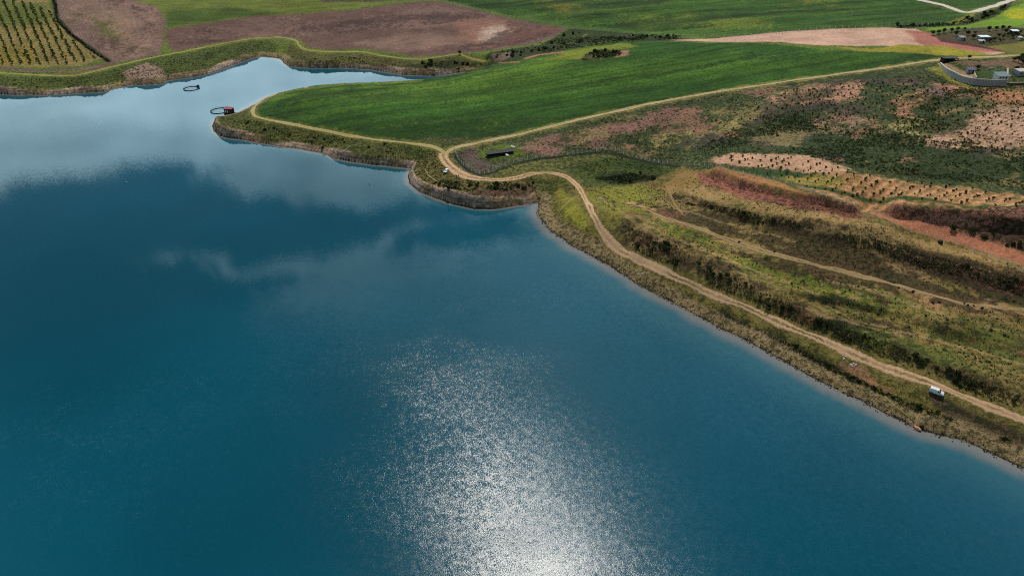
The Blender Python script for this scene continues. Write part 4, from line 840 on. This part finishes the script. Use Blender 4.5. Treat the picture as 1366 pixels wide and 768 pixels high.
fence([(905,220),(940,223),(970,228),(1000,235),(1030,241),(1045,243),(1070,253),(1100,262),(1140,275),(1170,288),(1200,303),(1240,315),(1280,327),(1330,347),(1366,364),(1410,382)], 'wire_fence', 'wire fence on pale leaning posts following the top of the red cutting', 3.0, 1.9, .10)
fence([(585,0),(640,14),(700,26),(757,36),(800,42),(860,47)], 'wire_fence', 'far fence of pale posts between the brown field and the green field', 4.6, 1.7, .14)
fence([(870,48),(920,49),(980,49),(1040,45),(1090,40),(1150,37),(1230,34),(1262,32)], 'wire_fence', 'far fence of pale posts above the bare pink strip', 5.2, 1.7, .14)
fence([(1236,47),(1262,43),(1300,38.5),(1345,37.5),(1400,40)], 'wire_fence', 'far fence of pale posts along the upper side of the shed plot', 3.5, 1.7, .14)

# ------------------------------------------------------------------ buildings
def hut(px, py, L, W, Hh, rz, label, cat, wall, roof, name='shed', pitch=.5, over=.3, door=True, win=1, front=None, dz=0):
    p = at(px, py); o = empty(name, (p.x, p.y, p.z+dz), rz, label, cat)
    w_ = MB().prism([(-L/2, -.6), (L/2, -.6), (L/2, Hh), (-L/2, Hh)], W)
    w_.add([(-L/2, -W/2, Hh), (L/2, -W/2, Hh), (L/2, W/2, Hh), (-L/2, W/2, Hh), (-L/2, W/2, Hh+pitch), (L/2, W/2, Hh+pitch)], [(0, 1, 5, 4), (1, 2, 5), (0, 4, 3), (3, 4, 5, 2)])
    w_.build('wall', M[wall], o)
    t_ = .12; a0 = -W/2-over; b0 = W/2+over; sl_ = pitch/W; z0 = Hh-sl_*over+.03; z1 = Hh+pitch+sl_*over+.03
    x0, x1 = -L/2-over, L/2+over
    MB().add([(x0, a0, z0), (x1, a0, z0), (x1, b0, z1), (x0, b0, z1), (x0, a0, z0+t_), (x1, a0, z0+t_), (x1, b0, z1+t_), (x0, b0, z1+t_)], [(3, 2, 1, 0), (4, 5, 6, 7), (0, 1, 5, 4), (1, 2, 6, 5), (2, 3, 7, 6), (3, 0, 4, 7)]).build('roof', M[roof], o)
    if door:
        d_ = MB().box((L*.22, -W/2-.03, 1.0), (.95, .06, 2.0)).build('door', M['darkwood'], o, .01); MB().box((L*.22+.35, -W/2-.08, 1.0), (.06, .06, .18)).build('handle', M['chrome'], d_)
    for k in range(win):
        x = -L*.28+k*L*.24
        f_ = MB().box((x, -W/2-.03, 1.45), (1.1, .07, .9)).build('window', M['cap'], o); MB().box((x, -W/2-.06, 1.45), (.94, .04, .74)).build('pane', M['glass'], f_)
    return o
# long black shed inside the fence
p = at(667, 206); p2 = at(686, 203); rz = math.atan2(p2.y-p.y, p2.x-p.x)
o = empty('animal_shed', (p.x, p.y, p.z), rz, 'long low black shed with an open front inside the wire fence', 'shed')
o.scale = (1, 1, .72); L_, W_ = 15.5, 2.8
MB().box((0, W_/2, 1.1), (L_, .15, 3.0)).box((-L_/2+.08, 0, 1.0), (.15, W_-.2, 2.6)).box((L_/2-.08, 0, 1.0), (.15, W_-.2, 2.6)).build('wall', M['darkwood'], o)
MB().add([(-L_/2-.4, -W_/2-.5, 2.25), (L_/2+.4, -W_/2-.5, 2.25), (L_/2+.4, W_/2+.4, 2.85), (-L_/2-.4, W_/2+.4, 2.85), (-L_/2-.4, -W_/2-.5, 2.37), (L_/2+.4, -W_/2-.5, 2.37), (L_/2+.4, W_/2+.4, 2.97), (-L_/2-.4, W_/2+.4, 2.97)], [(3, 2, 1, 0), (4, 5, 6, 7), (0, 1, 5, 4), (1, 2, 6, 5), (2, 3, 7, 6), (3, 0, 4, 7)]).build('roof', M['black'], o)
for k in range(7): MB().box((-L_/2+.3+k*(L_-.6)/6, -W_/2+.1, .95), (.16, .16, 2.5)).build('post', M['darkwood'], o)
MB().box((0, -W_/2+.25, .35), (L_-.8, .06, 1.3)).build('rail_panel', M['darkwood'], o)
def tank(px, py, rz, label, s=1.0):
    p = at(px, py); o = empty('water_tank', p, rz, label, 'tank')
    MB().box((0, 0, .55*s), (2.4*s, 1.1*s, 1.0*s)).build('body', M['white'], o, .12*s); MB().cyl((.6*s, 0, 1.05*s), (.6*s, 0, 1.2*s), .22*s, .2*s, 12).build('lid', M['white'], o)
    for x in (-.8, .8): MB().box((x*s, 0, -.05), (.2*s, 1.0*s, .3)).build('foot', M['wood'], o)
tank(676.5, 208.5, math.radians(-52), 'white tank lying in front of the long black shed')
tank(684, 197.5, math.radians(-25), 'white tank behind the right end of the long black shed')
# floating house
p = Vector((*plane([(306.5, 151.8)], 0)[0], 0)); o = empty('floating_hut', p, math.radians(-14), 'dark floating hut with a red roof moored at the headland tip', 'hut')
MB().box((0, 0, .1), (6.6, 4.4, .7)).build('pontoon', M['darkwood'], o, .05)
MB().box((0, 0, 2.1), (5.6, 3.4, 3.4)).build('wall', M['darkwood'], o)
MB().add([(-3.1, -1.95, 3.72), (3.1, -1.95, 3.72), (3.1, 1.95, 4.05), (-3.1, 1.95, 4.05), (-3.1, -1.95, 3.87), (3.1, -1.95, 3.87), (3.1, 1.95, 4.2), (-3.1, 1.95, 4.2)], [(3, 2, 1, 0), (4, 5, 6, 7), (0, 1, 5, 4), (1, 2, 6, 5), (2, 3, 7, 6), (3, 0, 4, 7)]).build('roof', M['red'], o)
for x in (-1.7, -.1):
    f_ = MB().box((x, -1.73, 2.1), (.9, .1, 1.8)).build('window', M['plaster'], o); MB().box((x, -1.8, 2.1), (.7, .05, 1.55)).build('pane', M['white'], f_)
MB().box((1.7, -1.73, 1.55), (.9, .08, 2.1)).build('door', M['wood'], o)
# fish cages
def cage(px, py, r_, label, box_a):
    p = Vector((*plane([(px, py)], 0)[0], 0)); o = empty('fish_cage', p, 0, label, 'fish cage', 'floating fish cages')
    ring = lambda rr, z: [(rr*math.cos(k*math.pi/24), rr*math.sin(k*math.pi/24), z) for k in range(48)]
    MB().tube(ring(r_, .12), .18, 8, True).tube(ring(r_-.6, .12), .16, 8, True).build('float_ring', M['pipe'], o, 0, True)
    MB().tube(ring(r_-.35, 1.15), .055, 6, True).build('handrail', M['pipe'], o, 0, True)
    for k in range(16):
        a_ = k*math.pi/8; MB().cyl(((r_-.35)*math.cos(a_), (r_-.35)*math.sin(a_), .1), ((r_-.35)*math.cos(a_), (r_-.35)*math.sin(a_), 1.15), .05, .05, 6).build('stanchion', M['pipe'], o)
    bx = MB().box(((r_-.2)*math.cos(box_a), (r_-.2)*math.sin(box_a), .9), (1.7, 1.5, 1.5)).build('feed_box', M['pipe'], o, .1)
cage(255, 118.5, 5.6, 'dark round fish cage floating alone off the far bank', .75)
cage(293, 148, 6.2, 'dark round fish cage moored against the floating hut', -.4)
def buoy(px, py, label, m='white'):
    p = Vector((*plane([(px, py)], 0)[0], .12)); o = empty('buoy', p, 0, label, 'buoy'); bm = bmesh.new(); bmesh.ops.create_uvsphere(bm, u_segments=14, v_segments=9, radius=.27); me_ = bpy.data.meshes.new('float'); bm.to_mesh(me_); bm.free()
    link('float', me_, M[m], o); MB().cyl((0, 0, .3), (0, 0, .75), .05, .04, 6).build('mast', M['chrome'], o)
buoy(301, 234, 'white buoy alone on open water below the headland tip'); buoy(169, 243, 'white buoy alone on open water at the left'); buoy(493, 246, 'dark buoy near the rocky bank by the track bend', 'pipe')
# yard wall
Wp = smooth_line(WALL, 1.0); nW = len(Wp); o = empty('stone_wall', (Wp[0][0], Wp[0][1], gz(*Wp[0])), 0, 'tall curved grey stone wall holding up the yard', 'wall'); off = Vector(o.location)
mb = MB(); cp = MB(); rows = []
for i, q in enumerate(Wp):
    tg = Wp[min(i+1, nW-1)]-Wp[max(i-1, 0)]; tg /= np.linalg.norm(tg); nl = np.array([-tg[1], tg[0]]); f_ = i/(nW-1); hh = .9+2.9*min(1, f_*2.2); zb = gz(*(q-nl*1.2))
    a, b_ = q-nl*.35, q+nl*.35; top = zb+hh
    rows.append([(a[0]-off.x, a[1]-off.y, zb-1-off.z), (a[0]-off.x, a[1]-off.y, top-off.z), (b_[0]-off.x, b_[1]-off.y, top-off.z), (b_[0]-off.x, b_[1]-off.y, zb-1-off.z)])
vs = [v for r_ in rows for v in r_]; fs = [(i*4+k, i*4+(k+1) % 4, i*4+4+(k+1) % 4, i*4+4+k) for i in range(nW-1) for k in range(4)]+[(0, 1, 2, 3), tuple((nW-1)*4+k for k in (3, 2, 1, 0))]
mb.add(vs, fs).build('masonry', M['stone'], o)
cp.tube([((r_[1][0]+r_[2][0])/2, (r_[1][1]+r_[2][1])/2, r_[1][2]+.06) for r_ in rows], .42, 6).build('coping', M['cap'], o)
def wallbox(pa, pb, h, th, m, label, name='garden_wall'):
    a, b_ = at(*pa), at(*pb); d_ = b_-a; c_ = (a+b_)/2; L2 = math.hypot(d_.x, d_.y); o = empty(name, c_, math.atan2(d_.y, d_.x), label, 'wall')
    sl_ = d_.z/2
    MB().add([(x, y, z+(sl_ if x > 0 else -sl_)) for z in (-1, h) for x, y in ((-L2/2, -th/2), (L2/2, -th/2), (L2/2, th/2), (-L2/2, th/2))], [(3, 2, 1, 0), (4, 5, 6, 7), (0, 1, 5, 4), (1, 2, 6, 5), (2, 3, 7, 6), (3, 0, 4, 7)]).build('masonry', M[m], o)
    MB().add([(x, y, z+(sl_ if x > 0 else -sl_)) for z in (h+.004, h+.12) for x, y in ((-L2/2-.05, -th/2-.06), (L2/2+.05, -th/2-.06), (L2/2+.05, th/2+.06), (-L2/2-.05, th/2+.06))], [(3, 2, 1, 0), (4, 5, 6, 7), (0, 1, 5, 4), (1, 2, 6, 5), (2, 3, 7, 6), (3, 0, 4, 7)]).build('coping', M['cap'], o)
wallbox((1342.5, 113.5), (1343, 95), 1.9, .5, 'plaster', 'pale wall closing the right end of the yard beside the hut')
wallbox((1318, 93), (1342, 94), 1.0, .4, 'cap', 'low pale wall along the back of the yard')
wallbox((1298, 95), (1302, 105), .9, .35, 'cap', 'short low wall running forward from the blue-grey shed')
wallbox((1345, 114), (1400, 113), 1.6, .4, 'wood', 'low brown wall continuing right from the stone wall')
hut(1334.5, 105.5, 7.2, 5.0, 2.5, math.radians(2), 'white-fronted hut with a grey-green roof at the corner of the stone wall', 'hut', 'plaster', 'teal', 'hut', .9, .5, True, 2)
hut(1294, 97, 4.6, 3.4, 2.2, math.radians(-12), 'small shed with a blue-grey roof in the middle of the yard', 'shed', 'greywall', 'blue', 'shed', .6)
hut(1362, 100, 7.5, 5, 2.8, math.radians(4), 'grey outbuilding at the right edge behind the pale end wall', 'outbuilding', 'greywall', 'cap', 'outbuilding', .4, .2, True, 2)
# gate shelter
p = at(1265.5, 82.5); o = empty('gate_shelter', p, math.radians(2), 'black flat-roofed shelter at the entrance of the walled yard', 'shelter')
MB().box((0, 0, 2.6), (10.4, 4.2, .3)).build('roof', M['black'], o, .03); MB().box((0, 1.9, 1.0), (10, .18, 3.0)).box((-4.95, -.1, 1.0), (.18, 3.6, 3.0)).build('wall', M['darkwood'], o)
for x in (-4.9, -1.6, 1.6, 4.9): MB().box((x, -1.95, 1.0), (.2, .2, 3.0)).build('post', M['darkwood'], o)
MB().box((.0, -1.8, .75), (9.4, .08, 1.5)).build('gate', M['black'], o)
# sheds of the plot at upper right
hut(1282, 54, 4.2, 3.4, 2.3, math.radians(8), 'small grey shed at the left end of the fenced upper plot', 'shed', 'greywall', 'greywall', 'shed', .5, .15)
hut(1311, 53.5, 7.0, 4.2, 2.5, math.radians(2), 'shed with a flat white roof in the middle of the upper plot', 'shed', 'greywall', 'white', 'shed', .25, .4, True, 2)
hut(1308.5, 57.5, 4.0, 2.4, 1.6, math.radians(-6), 'low grey lean-to in front of the flat white-roofed shed', 'lean-to', 'greywall', 'cap', 'lean_to', .35, .2, True, 0)
hut(1352, 45.5, 5.0, 3.8, 2.3, math.radians(-4), 'dark-walled shed with a white roof at the right of the upper plot', 'shed', 'darkwood', 'white', 'shed', .4, .2)
hut(1360, 53.5, 3.0, 2.4, 1.9, math.radians(10), 'tiny white-walled hut among the trees low in the upper plot', 'hut', 'plaster', 'cap', 'hut', .3, .2)

# ------------------------------------------------------------------ vehicles
def wheels(o, xs, yw, r_, w_):
    for x in xs:
        for y in (-yw, yw):
            t_ = MB().cyl((x, y-w_/2, r_), (x, y+w_/2, r_), r_, r_, 20).build('wheel', M['rubber'], o, .03); MB().cyl((x, y-w_/2-.012, r_), (x, y+w_/2+.012, r_), r_*.58, r_*.58, 14).build('rim', M['chrome'], t_)
def shell(prof, hw, tum, z0):                          # side profile swept with tumblehome above z0
    k = len(prof); zt = max(z for _, z in prof); vs = []
    for y, cl in ((-1, .10), (-1, 0), (1, 0), (1, .10)):
        for x, z in prof:
            yy = hw-(tum*max(0, z-z0)/(zt-z0))-(cl if cl else 0)
            cx, cz = 0, .9
            s_ = .97 if cl else 1
            vs.append((cx+(x-cx)*s_, y*yy if not cl else y*(hw-(tum*max(0, z-z0)/(zt-z0))), cz+(z-cz)*s_) if False else (x, y*yy, z))
    # inner rims are omitted; two side loops only
    vs = vs[k:3*k]
    return MB().add(vs, [tuple(range(k)), tuple(range(k, 2*k))[::-1]]+[(i, k+i, k+(i+1) % k, (i+1) % k) for i in range(k)])
def side_panel(pts, hw, tum, z0, zt, out=.006):
    mb = MB()
    for sgn in (-1, 1):
        vs = [(x, sgn*(hw-tum*max(0, z-z0)/(zt-z0)+o_), z) for o_ in (out, -.03) for x, z in pts]; k = len(pts)
        mb.add(vs, [tuple(range(k)), tuple(range(k, 2*k))[::-1]]+[(i, k+i, k+(i+1) % k, (i+1) % k) for i in range(k)])
    return mb
def cross_panel(x0, z0, x1, z1, hw0, hw1, out=.008):
    d_ = Vector((x1-x0, 0, z1-z0)).normalized(); nv = Vector((d_.z, 0, -d_.x));  nv = nv if nv.x*(1 if x0 > 0 else -1) >= 0 else -nv
    vs = [Vector(q)+nv*o_ for o_ in (out, -.03) for q in ((x0, -hw0, z0), (x0, hw0, z0), (x1, hw1, z1), (x1, -hw1, z1))]
    return MB().add(vs, [(0, 1, 2, 3), (7, 6, 5, 4), (0, 4, 5, 1), (1, 5, 6, 2), (2, 6, 7, 3), (3, 7, 4, 0)])
# delivery van, front is +x
p = at(1248.5, 524.5); q = at(1262, 530); rz = math.atan2(q.y-p.y, q.x-p.x)
van = empty('van', p+Vector((0, 0, .06)), rz, 'small white panel van parked on the verge of the lakeside track', 'van')
prof = [(-2.12, .42), (-2.16, .9), (-2.08, 1.55), (-1.98, 1.78), (-1.8, 1.84), (.35, 1.83), (.55, 1.78), (1.18, 1.14), (1.95, .98), (2.12, .82), (2.16, .45), (2.0, .32), (-2.0, .32)]
shell(prof, .88, .14, .95).build('body', M['white'], van, .05, True)
side_panel([(.28, 1.12), (1.02, 1.12), (.58, 1.62), (.3, 1.66)], .88, .14, .95, 1.84, .012).build('side_window', M['glass'], van)
cross_panel(1.14, 1.19, .60, 1.74, .76, .68, .012).build('windscreen', M['glass'], van)
cross_panel(-2.115, 1.25, -2.06, 1.62, .6, .56, .02).build('rear_window', M['glass'], van)
wheels(van, (-1.35, 1.4), .79, .32, .2)
for y in (-.62, .62):
    MB().box((2.08, y, .8), (.14, .34, .16)).build('headlight', M['lamp'], van, .02); MB().box((-2.13, y*1.2, 1.05), (.07, .12, .4)).build('tail_light', M['redlamp'], van, .01); MB().box((.98, y*1.55, 1.14), (.12, .18, .18)).build('mirror', M['rubber'], van, .02)
MB().box((2.13, 0, .45), (.12, 1.6, .2)).build('bumper', M['rubber'], van, .03); MB().box((-2.14, 0, .45), (.12, 1.6, .2)).build('bumper', M['rubber'], van, .03); MB().box((2.15, 0, .66), (.05, .8, .1)).build('grille', M['rubber'], van)
# car at the bend; its front looks toward the lake
p = at(595, 231); q = at(590, 236); 
car = empty('car', at(595.3, 229.5)+Vector((0, 0, .06)), math.radians(-112), 'pale hatchback stopped on the outside of the track bend', 'car')
prof = [(-1.95, .4), (-2.0, .85), (-1.85, 1.05), (-1.45, 1.4), (-1.1, 1.46), (.1, 1.46), (.35, 1.4), (1.05, .98), (1.8, .86), (2.0, .68), (2.0, .4), (1.8, .3), (-1.8, .3)]
shell(prof, .86, .2, .9).build('body', M['silver'], car, .05, True)
side_panel([(-1.3, 1.0), (.92, 1.0), (.3, 1.36), (-1.1, 1.38)], .86, .2, .9, 1.46, .012).build('side_window', M['glass'], car)
cross_panel(1.0, 1.02, .40, 1.37, .72, .64, .012).build('windscreen', M['glass'], car); cross_panel(-1.83, 1.08, -1.48, 1.37, .7, .6, .012).build('rear_window', M['glass'], car)
wheels(car, (-1.25, 1.28), .78, .31, .2)
for y in (-.6, .6): MB().box((1.93, y, .68), (.14, .32, .14)).build('headlight', M['lamp'], car, .02); MB().box((-1.95, y*1.1, .85), (.1, .2, .18)).build('tail_light', M['redlamp'], car, .02)
MB().box((1.98, 0, .42), (.1, 1.5, .18)).build('bumper', M['rubber'], car, .03); MB().box((-1.98, 0, .42), (.1, 1.5, .18)).build('bumper', M['rubber'], car, .03)

# ------------------------------------------------------------------ people
def person(px, py, rz, label, top, legs, pose=0, loc=None):
    p = loc or at(px, py); o = empty('person', p, rz, label, 'person')
    # joints: pelvis, spine, neck, head; arms; legs (x forward, y left)
    st_ = .12 if pose == 0 else .2
    J = {'pel': (0, 0, .95, .15), 'wai': (0, 0, 1.12, .135), 'che': (.01, 0, 1.36, .155), 'nek': (.0, 0, 1.50, .06), 'chin': (.03, 0, 1.58, .075), 'hd': (.02, 0, 1.66, .098), 'hdt': (.01, 0, 1.73, .07)}
    E_ = [('pel', 'wai'), ('wai', 'che'), ('che', 'nek'), ('nek', 'chin'), ('chin', 'hd'), ('hd', 'hdt')]
    for s_, nm in ((1, 'l'), (-1, 'r')):
        J.update({nm+'sh': (0, s_*.19, 1.41, .062), nm+'el': (-.04+.03*s_, s_*.25, 1.14, .045), nm+'wr': (.07+.05*s_, s_*.24, .91, .032), nm+'ha': (.10+.05*s_, s_*.235, .83, .036),
                  nm+'hp': (0, s_*.10, .90, .10), nm+'kn': (.04+st_*s_*.5, s_*.11, .49, .062), nm+'an': (st_*s_*.8-.02, s_*.115, .09, .042), nm+'to': (st_*s_*.8+.15, s_*.13, .04, .034)})
        E_ += [('che', nm+'sh'), (nm+'sh', nm+'el'), (nm+'el', nm+'wr'), (nm+'wr', nm+'ha'), ('pel', nm+'hp'), (nm+'hp', nm+'kn'), (nm+'kn', nm+'an'), (nm+'an', nm+'to')]
    ks = list(J); me_ = bpy.data.meshes.new('body'); me_.from_pydata([J[k][:3] for k in ks], [(ks.index(a), ks.index(b)) for a, b in E_], [])
    ob = link('body', me_, M['skin'], o); md = ob.modifiers.new('skin', 'SKIN'); ob.modifiers.new('sub', 'SUBSURF').levels = 1
    for i, k in enumerate(ks):
        me_.skin_vertices[0].data[i].radius = (J[k][3],)*2; me_.skin_vertices[0].data[i].use_root = (k == 'pel')
    # fingers
    for s_ in (1, -1):
        hx, hy, hz_ = .10+.05*s_, s_*.235, .80; fm = MB()
        for k in range(4): fm.tube([(hx+.03-k*.02, hy, hz_+.03), (hx+.035-k*.021, hy-s_*.005, hz_-.02), (hx+.03-k*.02, hy-s_*.02, hz_-.055+.01*(k in (0, 3)))], .009, 5)
        fm.tube([(hx+.03, hy-s_*.01, hz_+.05), (hx+.06, hy-s_*.03, hz_+.02), (hx+.06, hy-s_*.035, hz_-.01)], .010, 5); fm.build('fingers', M['skin'], o)
    # clothing: skinned shells a little wider than the body
    def cloth(nm, sub, rr, m_):
        ed = [(a, b) for a, b in E_ if a in sub and b in sub]; kk = [k for k in ks if k in sub]; c_ = bpy.data.meshes.new(nm); c_.from_pydata([J[k][:3] for k in kk], [(kk.index(a), kk.index(b)) for a, b in ed], [])
        q_ = link(nm, c_, m_, o); q_.modifiers.new('skin', 'SKIN'); q_.modifiers.new('sub', 'SUBSURF').levels = 1
        for i, k in enumerate(kk): c_.skin_vertices[0].data[i].radius = (J[k][3]+rr,)*2; c_.skin_vertices[0].data[i].use_root = (i == 0)
    cloth('jacket', ['pel', 'wai', 'che', 'lsh', 'rsh', 'lel', 'rel', 'lwr', 'rwr'], .03, M[top]); cloth('trousers', ['pel', 'lhp', 'rhp', 'lkn', 'rkn', 'lan', 'ran'], .022, M[legs]); cloth('shoes', ['lan', 'lto'], .012, M['rubber']); cloth('shoes', ['ran', 'rto'], .012, M['rubber'])
    bm = bmesh.new(); bmesh.ops.create_uvsphere(bm, u_segments=12, v_segments=8, radius=.118); me2 = bpy.data.meshes.new('hair')
    for v in bm.verts: v.co = Vector((v.co.x*1.05-.012, v.co.y, max(v.co.z, -.03 if v.co.x < .03 else .035)+1.685))
    bm.to_mesh(me2); bm.free(); link('hair', me2, M['hair'], o)
    fm = MB(); fm.cyl((.105, 0, 1.645), (.135, 0, 1.625), .016, .02, 6).build('nose', M['skin'], o)
    for s_ in (-1, 1): MB().box((.103, s_*.035, 1.665), (.012, .022, .01)).build('eye', M['hair'], o)
    MB().box((.098, 0, 1.595), (.014, .045, .008)).build('mouth', M['redlamp'], o)
    return o
pa = at(608.8, 237)
person(0, 0, math.radians(-70), 'left of the two people in dark clothes on the track edge near the pale car', 'cloth', 'cloth', 0, pa)
pb = Vector((pa.x+1.05, pa.y+.25, 0)); pb.z = gz(pb.x, pb.y)
person(0, 0, math.radians(-110), 'right of the two people in dark clothes on the track edge near the pale car', 'jeans', 'cloth', 0, pb)
person(766.3, 252.5, math.radians(-60), 'lone person in dark clothes at the side of the track above the inlet', 'cloth', 'jeans', 1)

# ------------------------------------------------------------------ sky, sun, exposure
EL = math.radians(56.5)
w = bpy.data.worlds.new('World'); sc.world = w; w.use_nodes = True; t = NT(w.node_tree)
sky = t.n('ShaderNodeTexSky', sky_type='NISHITA'); sky.sun_disc = False; sky.sun_elevation = EL; sky.sun_rotation = math.radians(4.0); sky.air_density = 1.0; sky.dust_density = .6; sky.altitude = 300
gd = t.n('ShaderNodeTexCoord').outputs['Generated']; s3 = t.n('ShaderNodeSeparateXYZ'); t.put(s3.inputs[0], gd)
zc = t.m('MAXIMUM', s3.outputs[2], .04)
uv = t.n('ShaderNodeCombineXYZ'); t.put(uv.inputs[0], t.m('DIVIDE', s3.outputs[0], zc)); t.put(uv.inputs[1], t.m('DIVIDE', s3.outputs[1], zc)); uv = uv.outputs[0]
ds = t.noise(uv, 2.3, 6, .66).outputs['Color']
uvd = t.v('ADD', uv, t.scale(t.v('SUBTRACT', ds, (.5, .5, .5)), .75))
gap = None
for (bx_, by_, rx_, ry_) in [(130,285,.55,.24),(40,320,.55,.24),(270,295,.45,.25),(390,300,.30,.2),(-120,335,.6,.26),(205,245,.2,.2),(660,320,.30,.12),(520,285,.3,.1),(-400,340,1.0,.4),(40,450,.62,.3),(340,510,.4,.24),(190,415,.4,.16),(270,375,.35,.1),(90,370,.25,.09),(160,600,.6,.3)]:
    c_ = plane([(bx_, by_)], 0)[0]/CAMZ
    ln = t.n('ShaderNodeVectorMath', operation='LENGTH'); t.put(ln.inputs[0], t.v('MULTIPLY', t.v('SUBTRACT', uvd, (c_[0], c_[1], 0)), (1/rx_, 1/ry_, 0)))
    g_ = t.ramp(ln.outputs['Value'], .75, 1.08, 1, 0); gap = g_ if gap is None else t.m('MAXIMUM', gap, g_)
cl = t.noise(uv, .9, 6, .6, .5).outputs[0]
cover = t.ramp(cl, .30, .62)
cover = t.m('MULTIPLY', t.m('ADD', t.m('MULTIPLY', cover, .4), .6), t.m('SUBTRACT', 1.0, t.m('MULTIPLY', gap, .93)))
toward = t.m('MULTIPLY', t.m('MULTIPLY', t.ramp(s3.outputs[2], .46, .80, 1.0, .12), t.ramp(s3.outputs[2], .29, .44, 1.6, 1.0)), t.ramp(s3.outputs[1], -.3, .5, .35, 1.0))
shade = t.m('MULTIPLY', toward, t.ramp(t.noise(uv, 2.2, 5, .6).outputs[0], .3, .7, .75, 1.2))
cloud = t.scale((10.5, 14.6, 16.6), shade)
skyc = t.scale(sky.outputs[0], .35)
bg = t.n('ShaderNodeBackground'); t.put(bg.inputs[0], t.mix(cover, skyc, cloud)); bg.inputs[1].default_value = .1
ow = t.n('ShaderNodeOutputWorld'); t.t.links.new(bg.outputs[0], ow.inputs[0])
sd_ = bpy.data.lights.new('sun', 'SUN'); sd_.energy = 4.3; sd_.angle = math.radians(.53); sd_.color = (1.0, .94, .86)
sun = bpy.data.objects.new('sun', sd_); COL.objects.link(sun); sun.location = (0, 300, 400); sun.rotation_euler = (-(math.pi/2-EL), 0, math.radians(-4.0))
sc.view_settings.view_transform = 'Standard'; sc.view_settings.look = 'None'; sc.view_settings.exposure = -0.15; sc.view_settings.gamma = 1.0; sc.view_settings.use_curve_mapping = False
sc.render.engine = 'CYCLES'; sc.cycles.use_denoising = False; sc.cycles.filter_width = 1.0; sc.cycles.max_bounces = 5; sc.cycles.sample_clamp_direct = 1.35; sc.cycles.sample_clamp_indirect = 3.0
